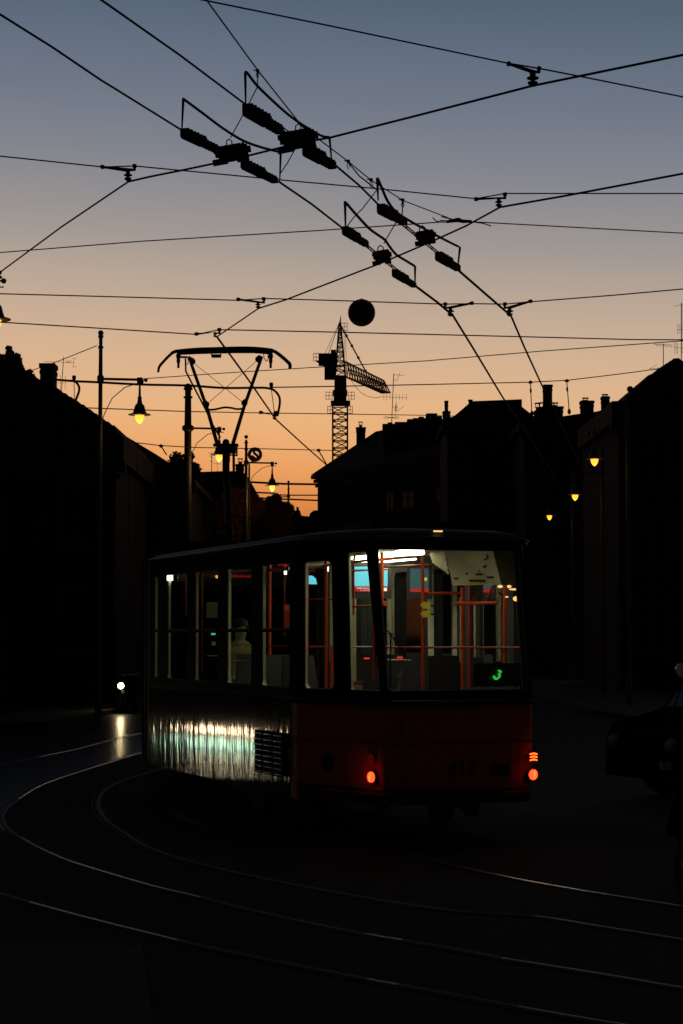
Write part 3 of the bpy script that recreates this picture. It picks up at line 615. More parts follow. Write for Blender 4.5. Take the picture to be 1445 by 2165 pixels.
# hangers
for (x, y0, x1, y1, lab) in ((1122, 808, 1125, 880, 'left hanger rod dropping from the low wire to the roofs'), (1199, 805, 1204, 876, 'right hanger rod dropping from the low wire to the roofs')):
    Yh = 60; rt = empty('hanger_rod', tuple(at(x1, y1, Yh)), label=lab, cat='hanger', group='hanger rods')
    MB().tube([at(x, y0+3, Yh), at(x1, y1-4, Yh)], .014, 6).build('rod', 'iron', rt); mb = MB().ball(at(x, y0, Yh), .05); mb.box(at(x, y0+1, Yh), (.12, .05, .04)); mb.lathe(at(x1, y1, Yh), (0, 0, 1), [(0, .02), (.04, .05), (.1, .05), (.16, .02)], 10); mb.tube([at(x+.6, y0+14, Yh), at(x+.8, y0+22, Yh)], .028, 8); mb.build('clamp', 'iron', rt)
for (x, y0, x1, y1, Yh, lab) in ((341, 943, 353, 962, 58, 'small wire stay left of the dark tree'), (674, 952, 691, 982, 62, 'small wire stay at the corner house cornice')):
    rt = empty('wire_stay', tuple(at(x1, y1, Yh)), label=lab, cat='stay', group='small wire stays'); MB().tube([at(x, y0, Yh), at(x1, y1, Yh)], .018, 6).build('rod', 'iron', rt); mb = MB().ball(at(x, y0, Yh), .05); mb.box(at(x, y0, Yh), (.13, .04, .04)); mb.build('clamp', 'iron', rt)
# ribbed insulated brackets on the span wires
def bracket(label, c1, c2, ins_px, ytop, ybot):
    z = ZC; Yb = atz(ins_px, ybot, z).y; k = Yb/F
    root = empty('wire_bracket', tuple(at(ins_px, ybot, Yb)), label=label, cat='wire bracket', group='insulated brackets on the span wires')
    A, B = at(*c1, Yb), at(*c2, Yb); base = at(ins_px, ytop, Yb); u = k
    near = B if abs(c2[0]-ins_px) < abs(c1[0]-ins_px) else A; far = A if near is B else B
    mb = MB(); h0, h1 = 2.2*k, 6.5*k; w_ = .02
    lo = base+Vector((0, 0, 2*k))
    sgn = 1 if near.x > far.x else -1
    pts = [far+Vector((0, 0, h0)), far-Vector((0, 0, h0)), base+Vector((-sgn*6*k, 0, -1.5*k)), near+Vector((sgn*2.5*k, 0, -10*k)), near+Vector((sgn*3*k, 0, -1*k)), near+Vector((-sgn*3*k, 0, -6*k))]
    if sgn > 0: pts.reverse()
    mb.prism([p-Vector((0, w_/2, 0)) for p in pts], (0, w_, 0)); mb.build('arm', 'iron', root)
    for p in (A, B): MB().box(p, (8*k, .04, 6.5*k)).lathe(p-Vector((0, .03, 0)), (0, 1, 0), [(0, 3.4*k), (.06, 3.4*k)], 10).build('clamp', 'iron', root)
    H = (ybot-ytop)*k; bt = at(ins_px, ybot, Yb); s = H/6
    MB().lathe(bt, (0, 0, 1), [(0, s*.9), (s*.5, s*1.4), (s*1.2, s*2.1), (s*1.9, s*2.1), (s*2.2, s*.9), (s*3, s*1.0), (s*3.2, s*2.4), (s*3.8, s*2.5), (s*4.3, s*1.2), (s*6, s*1.3)], 14).build('insulator', 'insulator', root)
bracket('large tilted bracket near the top right of the sky', (1076, 135), (1140, 145), 1127, 152, 183)
bracket('bracket at the upper left where the heavy wire bends', (217, 353), (285, 351), 271, 361, 383)
bracket('bracket right of the two middle insulator sets', (1007, 421), (1068, 411), 1055, 419, 438)
bracket('bracket left of the round disc, where the wire bends', (504, 633), (558, 632), 546, 638, 652)
bracket('bracket hanging just above the pantograph bow', (416, 706), (464, 697), 455, 702, 713)
bracket('left bracket of the pair right of the round disc', (998, 641), (942, 643), 953, 650, 669)
bracket('right bracket of the pair right of the round disc', (1122, 637), (1068, 643), 1078, 650, 669)
bracket('small bracket under the hooked pipe arm end', (552, 872), (583, 872), 581, 874, 887)
# insulator sets with horns
def ins_set(label, w0, w1, horn, i1, i2, blk, eye, rr):
    Y0 = atz(*w0, ZC).y; Y1 = atz(*w1, ZC).y
    def Q(x, y): u = (x-w0[0])/(w1[0]-w0[0]); return at(x, y, Y0+(Y1-Y0)*max(-.15, min(1.15, u)))
    k = (Y0+Y1)/2/F; root = empty('section_insulator', tuple(Q((w0[0]+w1[0])/2, w1[1])), label=label, cat='insulator', group='section insulators in the crossing wires')
    pts = smooth_path(horn[1:-1], 5); MB().tube([Q(*horn[0])]+[Q(*p) for p in pts]+[Q(*horn[-1])], [1.5*k]+[2.9*k]*len(pts)+[1.6*k], 8).build('arcing_horn', 'iron', root)
    for (a, b_) in (i1, i2):
        A, B = Q(*a), Q(*b_); Lg = (B-A).length; ax = (B-A)/Lg; up = Vector((0, 0, 1)); sd_ = ax.cross(up).normalized(); up = sd_.cross(ax); M3 = Matrix((ax, sd_, up)).transposed()
        mb = MB(); q = rr*k
        def pb(u0, u1, cu, hh, ww): mb.box(A+ax*Lg*(u0+u1)/2+up*q*cu, (Lg*(u1-u0), q*ww, q*hh), M3)
        pb(.0, .60, .0, 1.55, 1.3); pb(.03, .55, -.1, 1.9, 1.1); pb(.55, .98, -.22, 1.2, 1.0); pb(.60, .93, -.25, 1.45, .9)
        for j in range(6): pb(.04+j*.095, .075+j*.095, .02, 1.85+.1*(j % 2), 1.5)
        for j in range(4): pb(.63+j*.085, .665+j*.085, -.22, 1.5, 1.15)
        mb.ball(A+ax*Lg*.22+up*q*.95, q*.26, 8); mb.ball(A+ax*Lg*.40+up*q*.95, q*.2, 8); mb.ball(A+ax*Lg*.74+up*q*.5, q*.2, 8)
        mb.build('insulator', 'insulator', root)
    A, B = Q(*w0), Q(*w1); ax = (B-A).normalized(); sd_ = ax.cross(Vector((0, 0, 1))).normalized()
    mb = MB()
    for o in (-1, 1): mb.tube([A+Vector((0, 0, 3*k*(o > 0)))+sd_*o*.006, B+Vector((0, 0, 3*k*(o > 0)))+sd_*o*.006], 1.5*k, 6)
    for j in range(12): p = A.lerp(B, (j+.5)/12); mb.box(p+Vector((0, 0, 1.5*k)), (2.5*k, .012, 5*k))
    mb.build('runner_bars', 'iron', root)
    x0, y0, x1, y1 = blk; c = Q((x0+x1)/2, (y0+y1)/2); wd = (x1-x0)*k; ht = (y1-y0)*k; sl = .22; mb = MB()
    Ms = Matrix.Rotation(sl, 3, 'Y').inverted() if False else Matrix.Rotation(-.18, 3, 'Y')
    mb.box(c, (wd*.72, .10, ht*.8), Ms); mb.box(c+Ms @ Vector((0, 0, ht*.28)), (wd*.95, .08, ht*.16), Ms); mb.box(c+Ms @ Vector((wd*.06, 0, ht*.08)), (wd*1.0, .06, ht*.3), Ms)
    mb.box(c+Ms @ Vector((-wd*.33, 0, -ht*.38)), (wd*.42, .05, ht*.3), Ms); mb.box(c+Ms @ Vector((wd*.3, 0, -ht*.33)), (wd*.34, .05, ht*.45), Ms); mb.box(c+Ms @ Vector((0, 0, ht*.42)), (wd*.6, .05, ht*.14), Ms)
    for j in range(4): mb.ball(c+Ms @ Vector((wd*(-.36+.24*j), -.05, ht*.36)), ht*.1, 6)
    mb.build('crossing_block', 'iron', root)
    e = Q(*eye); r_ = 5.5*k; top = y0-eye[1]
    MB().tube([Q(eye[0]-6, y0+3), Q(eye[0]-5.5, eye[1]+4), Q(eye[0], eye[1]), Q(eye[0]+5.5, eye[1]+4), Q(eye[0]+6, y0+3)], 1.3*k, 6).build('eyelet', 'iron', root)
    return Q
Q1 = ins_set('large horned insulator set at the lower left of the upper pair', (386, 276), (590, 384), [(385, 274), (388, 210), (392, 212), (430, 240), (470, 270), (510, 295), (545, 309), (578, 318), (594, 322), (592, 380)], ((388, 280), (461, 314)), ((515, 346), (585, 380)), (450, 306, 528, 343), (485, 294), 11)
Q2 = ins_set('large horned insulator set at the upper right of the upper pair', (524, 224), (702, 343), [(520, 224), (519, 155), (523, 154), (545, 182), (590, 225), (620, 250), (650, 270), (680, 287), (697, 290), (702, 343)], ((521, 230), (596, 274)), ((647, 316), (707, 348)), (586, 275, 670, 317), (631, 262), 13.5)
Q3 = ins_set('smaller horned insulator set at the lower left of the middle pair', (732, 486), (878, 604), [(731, 483), (730, 430), (732, 429), (752, 452), (780, 482), (800, 497), (814, 507), (824, 521), (838, 538), (860, 552), (878, 563), (878, 603)], ((729, 486), (777, 515)), ((834, 576), (878, 602)), (787, 529, 827, 558), (805, 519), 9)
Q4 = ins_set('smaller horned insulator set at the right of the middle pair', (808, 440), (968, 570), [(800, 424), (798, 378), (800, 380), (808, 398), (820, 425), (838, 448), (872, 470), (900, 485), (935, 504), (973, 523), (968, 568)], ((804, 440), (858, 468)), ((926, 540), (971, 566)), (877, 487, 921, 516), (893, 477), 10.5)
def link(label, pts, clampat, Y, wp=2.2):
    rt = empty('wire_link', tuple(at(*pts[-1], Y)), label=label, cat='wire link', group='links between messenger wire and insulators'); k = Y/F
    MB().tube([at(x, y, Y) for x, y in pts], wp/2*k, 6).build('rod', 'iron', rt)
    mb = MB()
    for x, y in clampat:
        mb.ball(at(x, y, Y), 4.2*k, 8); mb.bar(at(x-9, y-1, Y), at(x, y, Y), 3*k); mb.tube([at(x, y, Y), at(x-3.2, y+10, Y), at(x, y+17, Y), at(x+3.2, y+10, Y), at(x, y, Y)], 1.1*k, 5)
    mb.build('clamp', 'iron', rt)
link('link from the topmost clamp down to the lower left insulator set', [(545, 150), (545, 183), (520, 232), (488, 291)], [(545, 149)], 15.9, 2.6)
link('link between the two large insulator sets, lower stay', [(626, 312), (608, 345), (592, 368)], [], 16.2, 2.6)
link('link from the messenger wire towards the middle pair', [(736, 342), (760, 372), (798, 402)], [(737, 341)], 19.2, 3)
link('link slanting from the middle clamp to the lower middle insulator set', [(796, 403), (768, 440), (748, 460), (733, 480)], [(785, 380)], 19.6, 2.6)
link('short vertical link left of the knot', [(852, 427), (851, 450), (848, 475)], [(852, 423)], 20.3, 2.6)
link('stay between the two middle insulator sets', [(839, 468), (825, 492), (812, 515)], [], 20.6, 2.6)
# spliced knot in the span wires
kn = empty('wire_knot', tuple(at(968, 467, 20.5)), label='wrapped wire knot with loose ends right of the middle insulator sets', cat='wire knot'); kk = 20.5/F
mb = MB(); mb.tube([at(x, y, 20.5) for x, y in ((944, 469), (955, 467), (968, 465), (980, 468), (998, 468))], [3*kk, 4*kk, 5*kk, 4*kk, 3*kk], 8); mb.ball(at(970, 465, 20.45), 5*kk, 8); mb.build('wrap', 'iron', kn)
for pth in ([(915, 460), (925, 468), (945, 470)], [(933, 458), (950, 462), (965, 466)], [(995, 469), (1020, 472), (1039, 478)]):
    MB().tube([at(x, y, 20.5) for x, y in smooth_path(pth, 4)], 1.3*kk, 5).build('loose_end', 'wire_metal', kn)
# round disc on the span wire
dk = 23.4/F; dc = at(765, 661, 23.4); ds = empty('round_disc', tuple(dc), label='dark round disc hanging from the span wire left of the crane top', cat='sign')
MB().lathe(dc+Vector((0, -.02, 0)), (0, 1, 0), [(0, 27*dk), (.008, 29*dk), (.05, 29*dk), (.055, 20*dk)], 40).build('disc', 'sign_red', ds)
MB().lathe(dc+Vector((0, -.022, 0)), (0, 1, 0), [(0, 22*dk), (.004, 22*dk)], 40).build('face', 'black_plastic', ds)
MB().box(dc+Vector((0, .05, 25*dk)), (.03, .05, 12*dk)).build('clamp', 'iron', ds)
MB().box(dc+Vector((-2*dk, -.026, -23*dk)), (1.2*dk, .004, 5*dk)).build('reflector', 'plate_white', ds)
# curled end of fitting at the left edge
MB().tube([at(x, y, 20) for x, y in smooth_path([(-8, 572), (3, 575), (-2, 583), (4, 586), (-4, 590)], 4)], .009, 6).build('wire_hook', 'iron', None, label='small curled wire end at the left edge of the sky', cat='wire fitting')

exec_tram = True
# ------------------------------------------------------------------ tram
TH = math.atan2(.327, .945); dT = Vector((-.327, .945, 0)); nT = Vector((.945, .327, 0)); OT = Vector((1.178, 21.25, 0))
def T(s, t, z): return OT+nT*s+dT*t+Vector((0, 0, z))
def t_on_side(px, s=-1.28):
    k = (px-722.5)/F; b0 = OT+nT*s; return (k*b0.y-b0.x)/(dT.x-k*dT.y)
tram = empty('tram', tuple(OT), TH, label='articulated tram seen from behind, red tail panel and lit interior, turning left', cat='tram')
def patch(mb, B0, B1, T0, T1, holes, th, inward):
    """wall patch (bottom B0-B1, top T0-T1) with quad holes (u0b,u0t,u1b,u1t,v0,v1) in 0..1, extruded by th inward"""
    def P(u, v): return (B0.lerp(B1, u)).lerp(T0.lerp(T1, u), v)
    off = inward*th
    def quad(a, b_, c, d):
        pts = [P(*a), P(*b_), P(*c), P(*d)]; mb.hexa(pts, [p+off for p in pts])
    hs = sorted(holes, key=lambda h: h[0]); prev = (0, 0)
    def ul(h, v): return h[0]+(h[1]-h[0])*v
    def ur(h, v): return h[2]+(h[3]-h[2])*v
    Lw = (B1-B0).length; Hw = (T0-B0).length
    for h in hs:
        quad((prev[0], 0), (ul(h, 0), 0), (ul(h, 1), 1), (prev[1], 1)); prev = (ur(h, 0), ur(h, 1))
        v0, v1 = h[4], h[5]
        quad((ul(h, 0), 0), (ur(h, 0), 0), (ur(h, v0), v0), (ul(h, v0), v0)); quad((ul(h, v1), v1), (ur(h, v1), v1), (ur(h, 1), 1), (ul(h, 1), 1))
        rad = h[6] if len(h) > 6 else .07
        ru = rad/Lw; rv = rad/Hw
        for (uu, vv, su_, sv) in ((ul, v0, 1, 1), (ur, v0, -1, 1), (ul, v1, 1, -1), (ur, v1, -1, -1)):
            c0 = (uu(h, vv), vv); arc = []
            for j in range(6):
                a = math.pi/2*j/5; v = vv+sv*rv*(1-math.sin(a)); arc.append((uu(h, v)+su_*ru*(1-math.cos(a)), v))
            pts = [P(*c0)]+[P(*q) for q in arc]
            if (su_*sv) < 0: pts.reverse()
            n = len(pts); vs = pts+[p+off for p in pts]; mb.add(vs, [tuple(range(n)), tuple(reversed(range(n, 2*n)))]+[(i, (i+1) % n, n+(i+1) % n, n+i) for i in range(n)])
    quad((prev[0], 0), (1, 0), (1, 1), (prev[1], 1))
ZB, ZT = 1.42, 3.04; HW = 1.28; TA = 1.32; LEN = 7.3; WF = .79; RAKE = .30
C0 = (-WF, 0.0); C1 = (-WF-.02, RAKE)
tB = t_on_side(318)
def vv(z): return (z-ZB)/(ZT-ZB)
zs0, zs1 = 1.53, 2.86
tx = lambda px: t_on_side(px)
side_px = [(551, 613), (478, 532), (410, 461), (352, 396), (324, 340)]
body_out = MB(); lining = MB()
# left side
SB0, SB1 = T(-HW, tB, ZB), T(-HW, TA, ZB); ST0, ST1 = T(-HW, tB, ZT), T(-HW, TA, ZT)
Ls = tB-TA
def su_(px): return (tB-tx(px))/Ls
left_holes = [(su_(a), su_(a), su_(b_), su_(b_), vv(zs0), vv(zs1), .08) for a, b_ in side_px]
patch(body_out, SB0, SB1, ST0, ST1, left_holes, .02, nT)
patch(lining, SB0+nT*.02, SB1+nT*.02, ST0+nT*.02, ST1+nT*.02, left_holes, .045, nT)
# left facet with two windows
def fpx(px):
    """fraction along facet A->C (bottom line) hit by a pixel column"""
    A = T(-HW, TA, 0); C = T(*C0, 0); k = (px-722.5)/F; return (k*A.y-A.x)/((C.x-A.x)-k*(C.y-A.y))
FA0, FA1, FC0, FC1 = T(-HW, TA, ZB), T(-HW, TA, ZT), T(*C0, ZB), T(*C1, ZT)
fin = (nT*.6+dT*.25).normalized()
fac_holes = [(fpx(641), fpx(643), fpx(708), fpx(712), vv(zs0), vv(2.86), .1), (fpx(738), fpx(748), .965, .90, vv(zs0), vv(2.94), .06)]
patch(body_out, FA0, FC0, FA1, FC1, fac_holes, .02, fin); patch(lining, FA0+fin*.02, FC0+fin*.02, FA1+fin*.02, FC1+fin*.02, fac_holes, .045, fin)
# rear face
RC0, RC1 = T(WF, 0, ZB), T(WF+.02, RAKE, ZT)
face_holes = [(.015, .02, .985, .985, vv(zs0), vv(2.96), .07)]
patch(body_out, FC0, RC0, FC1, RC1, face_holes, .02, dT)
# right facet and right side
RA0, RA1 = T(HW, TA, ZB), T(HW, TA, ZT); fin2 = (-nT*.6+dT*.25).normalized()
rh = [(.05, .12, .40, .42, vv(zs0), vv(2.94), .06), (.5, .5, .88, .88, vv(zs0), vv(2.86), .1)]
patch(body_out, RC0, RA0, RC1, RA1, rh, .02, fin2)
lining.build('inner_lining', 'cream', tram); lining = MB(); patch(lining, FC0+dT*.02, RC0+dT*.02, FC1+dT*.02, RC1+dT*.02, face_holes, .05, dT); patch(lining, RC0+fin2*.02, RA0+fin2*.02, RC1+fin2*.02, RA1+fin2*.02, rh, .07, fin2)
RB0, RB1 = T(HW, tB, ZB), T(HW, tB, ZT)
rs = [(.03+.194*i, .03+.194*i, .03+.194*i+.165, .03+.194*i+.165, vv(zs0), vv(zs1), .08) for i in range(5)]
patch(body_out, RA0, RB0, RA1, RB1, rs, .02, -nT); patch(lining, RA0-nT*.02, RB0-nT*.02, RA1-nT*.02, RB1-nT*.02, rs, .09, -nT)
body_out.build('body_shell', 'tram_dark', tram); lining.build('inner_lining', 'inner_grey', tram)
# panes with frames and mid bars
def pane(B0, B1, T0, T1, h, off, m, bar_z=None, inward=None):
    def P(u, v): return (B0.lerp(B1, u)).lerp(T0.lerp(T1, u), v)+off
    q = [P(h[0]+(h[1]-h[0])*h[4], h[4]), P(h[2]+(h[3]-h[2])*h[4], h[4]), P(h[2]+(h[3]-h[2])*h[5], h[5]), P(h[0]+(h[1]-h[0])*h[5], h[5])]
    f = MB(); ins = off.normalized()*-.022
    for i in range(4): f.tube([q[i]+ins*.6, q[(i+1) % 4]+ins*.6], .016, 6)
    fo = f.build('window', 'rubber', tram)
    MB().add(q, [(0, 1, 2, 3)]).build('pane', m, fo)
    if bar_z:
        v = vv(bar_z); a = P(h[0], v); b_ = P(h[2], v); MB().tube([a+ins, b_+ins], .022, 6).build('sash_bar', 'rubber', fo)
for h in left_holes: pane(SB0, SB1, ST0, ST1, h, nT*.03, 'glass_side', 2.14)
for h in fac_holes: pane(FA0, FC0, FA1, FC1, h, fin*.03, 'glass')
for h in rh: pane(RC0, RA0, RC1, RA1, h, fin2*.03, 'glass_side')
for h in rs: pane(RA0, RB0, RA1, RB1, h, -nT*.03, 'glass_side')
pane(FC0, RC0, FC1, RC1, face_holes[0], dT*.03, 'glass')
# lower panels: steel skirt on the side, red tail
def lower(a, b_, z0, z1, m, name, bulge=.0, prn=0.02, inw=None, n=1):
    mb = MB(); vs = []; lv = 9
    for i in range(lv):
        v = i/(lv-1); z = z0+(z1-z0)*v; o = bulge*(1-(2*v-1)**2)
        o2 = -inw*(o+prn)
        vs += [T(*a, z)+o2, T(*b_, z)+o2]
    mb.add(vs, [(2*i, 2*i+1, 2*i+3, 2*i+2) for i in range(lv-1)], True)
    bk = [T(*a, z0), T(*b_, z0), T(*b_, z1), T(*a, z1)]; mb.add([p+inw*.03 for p in bk], [(3, 2, 1, 0)])
    mb.add([vs[0], vs[1], bk[1]+inw*.03, bk[0]+inw*.03], [(0, 1, 2, 3)]); mb.add([vs[-2], vs[-1], bk[2]+inw*.03, bk[3]+inw*.03], [(3, 2, 1, 0)])
    mb.add([vs[0], vs[-2], bk[3]+inw*.03, bk[0]+inw*.03], [(0, 1, 2, 3)]); mb.add([vs[1], vs[-1], bk[2]+inw*.03, bk[1]+inw*.03], [(3, 2, 1, 0)])
    return mb.build(name, m, tram)
tM = tx(616)
lower((-HW, tB), (-HW, tM), .40, 1.41, 'skirt_steel', 'side_skirt', .012, .0, nT)
lower((-HW, tM-.01), (-HW, TA), .40, 1.41, 'tram_red', 'tail_side_panel', .0, .0, nT)
fi = (nT*(TA)+dT*(HW-WF)).normalized(); fi2 = (-nT*TA+dT*(HW-WF)).normalized()
def fillet(path, d=.13, k=6):
    o = [path[0]]
    for a, b_, c in zip(path, path[1:], path[2:]):
        a, b2, c = Vector(a), Vector(b_), Vector(c); p = b2+(a-b2).normalized()*d; q = b2+(c-b2).normalized()*d
        for j in range(k+1): u = j/k; o.append(tuple(p*(1-u)**2+b2*2*u*(1-u)+q*u*u))
    o.append(path[-1]); return o
TP = fillet([(-HW, TA), C0, (-.4, -.045), (.4, -.045), (WF, 0), (HW, TA)], .10)
mb = MB(); lv = 10; vs = []
for s_, t_ in TP:
    for i in range(lv):
        v = i/(lv-1); tuck = .05*max(0, (.25-v)/.25)**2; k2 = 1-tuck/1.3; vs.append(T(s_*k2, t_+tuck if t_ < .5 else t_, .50+.91*v))
n = len(TP); mb.add(vs, [(a*lv+i, (a+1)*lv+i, (a+1)*lv+i+1, a*lv+i+1) for a in range(n-1) for i in range(lv-1)], True)
tp = mb.build('tail_panel', 'tram_red', tram)
mb = MB()
for s_ in (-.62, .62): mb.tube([T(s_, -.034, .52), T(s_, -.034, 1.40)], .003, 4)
mb.tube([T(s_*1.002, t_-.002, 1.02) for s_, t_ in TP], .004, 4); mb.tube([T(s_*1.004, t_-.004, .56) for s_, t_ in TP], .012, 6); mb.build('panel_seam', 'rubber', tp)
mb = MB(); dk_ = T(-1.10, .84, 0); mb.lathe(dk_+Vector((0, 0, .80)), -fi, [(-.03, .10), (.012, .10)], 20); mb.build('socket_cover', 'rubber', tp)
lower((HW, TA), (HW, tB), .40, 1.41, 'tram_red', 'side_skirt', .0, .0, -nT)
mb = MB(); mb.tube([T(-HW-.01, tB, 1.42), T(-HW-.01, TA, 1.42)]+[T(s_*1.008, t_-.008, 1.42) for s_, t_ in TP[1:-1]]+[T(HW+.01, TA, 1.42), T(HW+.01, tB, 1.42)], .028, 8); mb.build('belt_moulding', 'rubber', tram)
mb = MB(); mb.prism([T(s_*.97, t_+.0, .42) for s_, t_ in TP], (0, 0, .09)); mb.build('bumper', 'rubber', tram)
mb = MB(); mb.tube([T(0, .1, .42), T(0, -.28, .40)], .045, 8); mb.box(T(0, -.3, .40), (.14, .12, .16)); mb.build('coupler', 'iron', tram)
# fleet number, dark recess
def text(s, size, loc, parent, m, name, rz, ext=.002, mirror=False):
    cu = bpy.data.curves.new(name, 'FONT'); cu.body = s; cu.size = size; cu.extrude = ext; cu.align_x = 'CENTER'; cu.align_y = 'CENTER'
    tmp = bpy.data.objects.new(name, cu); COL.objects.link(tmp); bpy.context.view_layer.update()
    me = bpy.data.meshes.new_from_object(tmp.evaluated_get(bpy.context.evaluated_depsgraph_get())); COL.objects.unlink(tmp); bpy.data.objects.remove(tmp)
    o = bpy.data.objects.new(name, me); COL.objects.link(o); me.materials.clear(); me.materials.append(MATS[m])
    o.parent = parent; o.matrix_local = WM[parent.name].inverted() @ (Matrix.Translation(loc) @ Matrix.Rotation(rz, 4, 'Z') @ Matrix.Rotation(R(90), 4, 'X')); WM[o.name] = WM[parent.name]; return o
text('417', .21, T(0, -.052, .76), tram, 'rubber', 'fleet_number', TH)
mb = MB(); mb.prism([T(.30, -.052, .69), T(.51, -.046, .69), T(.51, -.046, .81), T(.30, -.052, .81)], dT*.03); mb.build('socket_recess', 'rubber', tram)
# tail lights
def tl(s_, t_, z, r, m, inw, hot):
    c = T(s_, t_, z); o = MB().lathe(c+inw*.01, -inw, [(0, r*1.15), (.035, r*1.15), (.036, r)], 18).build('tail_light', 'rubber', tram)
    MB().lathe(c-inw*.024, -inw, [(0, r), (.012, r*.98), (.022, r*.6), (.026, r*.05)], 18).build('lens', m, o)
    if hot:
        mb = MB(); q = c-inw*.044; side = inw.cross(Vector((0, 0, 1))).normalized()
        for a, b_, rr_ in ((0, 0, .30), (.1, .55, .2), (-.1, -.5, .2)): mb.ball(q+side*r*a+Vector((0, 0, r*b_)), r*rr_, 8)
        mb.build('bulb_glow', 'tail_hot', o)
tl(-.855, .17, .69, .052, 'tail_glow', fi, True); fi3 = (dT*.9-nT*.25).normalized(); tl(.775, .005, .69, .052, 'tail_glow', fi3, True)
tl(-.855, .17, .87, .045, 'lens_red', fi, False)
o = MB().lathe(T(.775, .005, .865)+fi3*.01, -fi3, [(0, .052), (.035, .052), (.036, .045)], 18).build('tail_light', 'rubber', tram)
mb = MB()
for zz in (-.03, 0, .03): mb.tube([T(.775, .005, .865+zz)-fi3*.03+nT*.04, T(.775, .005, .872+zz)-fi3*.04, T(.775, .005, .865+zz)-fi3*.03-nT*.04], .0075, 6)
mb.build('lens', 'tail_hot', o)
# louvre on the skirt
ga, gb = tx(547), tx(609); lv = empty if False else None
gr = MB(); W3 = (ga-gb)/3
for k in range(3):
    t0 = gb+W3*k+.035; t1 = gb+W3*(k+1)-.035; gr.prism([T(-HW-.05, t0, .60), T(-HW-.05, t1, .60), T(-HW-.05, t1, 1.06), T(-HW-.05, t0, 1.06)][::-1], nT*.02)
go = gr.build('louvre', 'rubber', tram)
gr = MB()
for k in range(3):
    t0 = gb+W3*k+.035; t1 = gb+W3*(k+1)-.035
    for j in range(8): z = .62+j*.058; gr.tube([T(-HW-.058, t0, z), T(-HW-.058, t1, z)], .007, 8)
gr.build('slats', 'skirt_steel', go)
# roof: lofted, rounded
mb = MB(); prof = [(1.0, 0.0), (1.0, .03), (.93, .09), (.75, .13), (.4, .16), (0, .17)]
outl = [(-HW, tB), (-HW, 4.5), (-HW, TA+.1), (-HW*.92, 1.0), (-WF-.06, RAKE+.04), (-.4, RAKE-.06), (0, RAKE-.1), (.4, RAKE-.06), (WF+.06, RAKE+.04), (HW*.92, 1.0), (HW, TA+.1), (HW, 4.5), (HW, tB)]
rows = []
for f, h in prof:
    row = []
    for s_, t_ in outl:
        ff = f; tt = t_ if t_ > 2 else (1.6+(t_-1.6)*f if t_ < 1.6 else t_); row.append(T(s_*ff*1.012, tt, ZT+h))
    rows.append(row)
n = len(outl); mb.add([p for r_ in rows for p in r_], [(i*n+k, i*n+k+1, (i+1)*n+k+1, (i+1)*n+k) for i in range(len(rows)-1) for k in range(n-1)], True)
mb.build('roof', 'tram_roof', tram)
MB().tube([T(s_*1.02, t_-.0, ZT+.035) for s_, t_ in outl], .009, 6).build('drip_rail', 'drip_rail', tram)
mb = MB(); mb.box(T(.2, 2.6, 3.24), (.9, 1.5, .16), Matrix.Rotation(TH, 3, 'Z')); mb.build('roof_box', 'tram_roof', tram)
MB().box(T(-.13, RAKE-.05, ZT+.095), (.085, .04, .014), Matrix.Rotation(TH, 3, 'Z')).build('marker_lamp', 'warm_glow', tram)
# floor, ceiling, underframe, bogie
Mt = Matrix.Rotation(TH, 3, 'Z')
flo = [T(-HW+.1, tB, .88), T(-HW+.1, TA, .88), T(-WF+.05, .1, .88), T(WF-.05, .1, .88), T(HW-.1, TA, .88), T(HW-.1, tB, .88)]
MB().prism(flo, (0, 0, .05)).build('floor', 'inner_grey', tram)
ceil = [T(-HW+.1, tB, 2.98), T(-HW+.1, TA, 2.98), T(-WF+.03, RAKE+.1, 2.98), T(WF-.03, RAKE+.1, 2.98), T(HW-.1, TA, 2.98), T(HW-.1, tB, 2.98)]
MB().prism(ceil, (0, 0, .04)).build('ceiling', 'ceiling_white', tram)
# inner dado below the windows
mb = MB()
for (a, b_) in (((-HW+.03, tB), (-HW+.03, TA)), ((-HW+.04, TA), (-WF+.04, .08)), ((-WF+.06, .06), (WF-.06, .06)), ((WF-.04, .08), (HW-.04, TA)), ((HW-.03, TA), (HW-.03, tB))):
    p, q = T(*a, .93), T(*b_, .93); d = (q-p).normalized(); nn_ = Vector((d.y, -d.x, 0)); mb.hexa([p, q, q-nn_*.03, p-nn_*.03], [v+Vector((0, 0, .58)) for v in (p, q, q-nn_*.03, p-nn_*.03)])
mb.build('inner_dado', 'inner_grey', tram)
mb = MB(); mb.box(T(0, 4.0, .62), (1.6, 5.0, .3), Mt); mb.build('underframe', 'iron', tram)
for t0 in (2.4, 4.3):
    ax = MB()
    for s_ in (-.74, .74): ax.lathe(T(s_-.06*(1 if s_ > 0 else -1), t0, .34), nT*(1 if s_ > 0 else -1), [(0, .2), (.01, .345), (.05, .345), (.055, .33), (.12, .325), (.125, .1), (.16, .08)], 28)
    ax.tube([T(-.7, t0, .34), T(.7, t0, .34)], .06, 10); ax.build('wheelset', 'iron', tram)
MB().box(T(-.98, 3.35, .38), (.1, 2.6, .22), Mt).box(T(.98, 3.35, .38), (.1, 2.6, .22), Mt).build('bogie_frame', 'iron', tram)
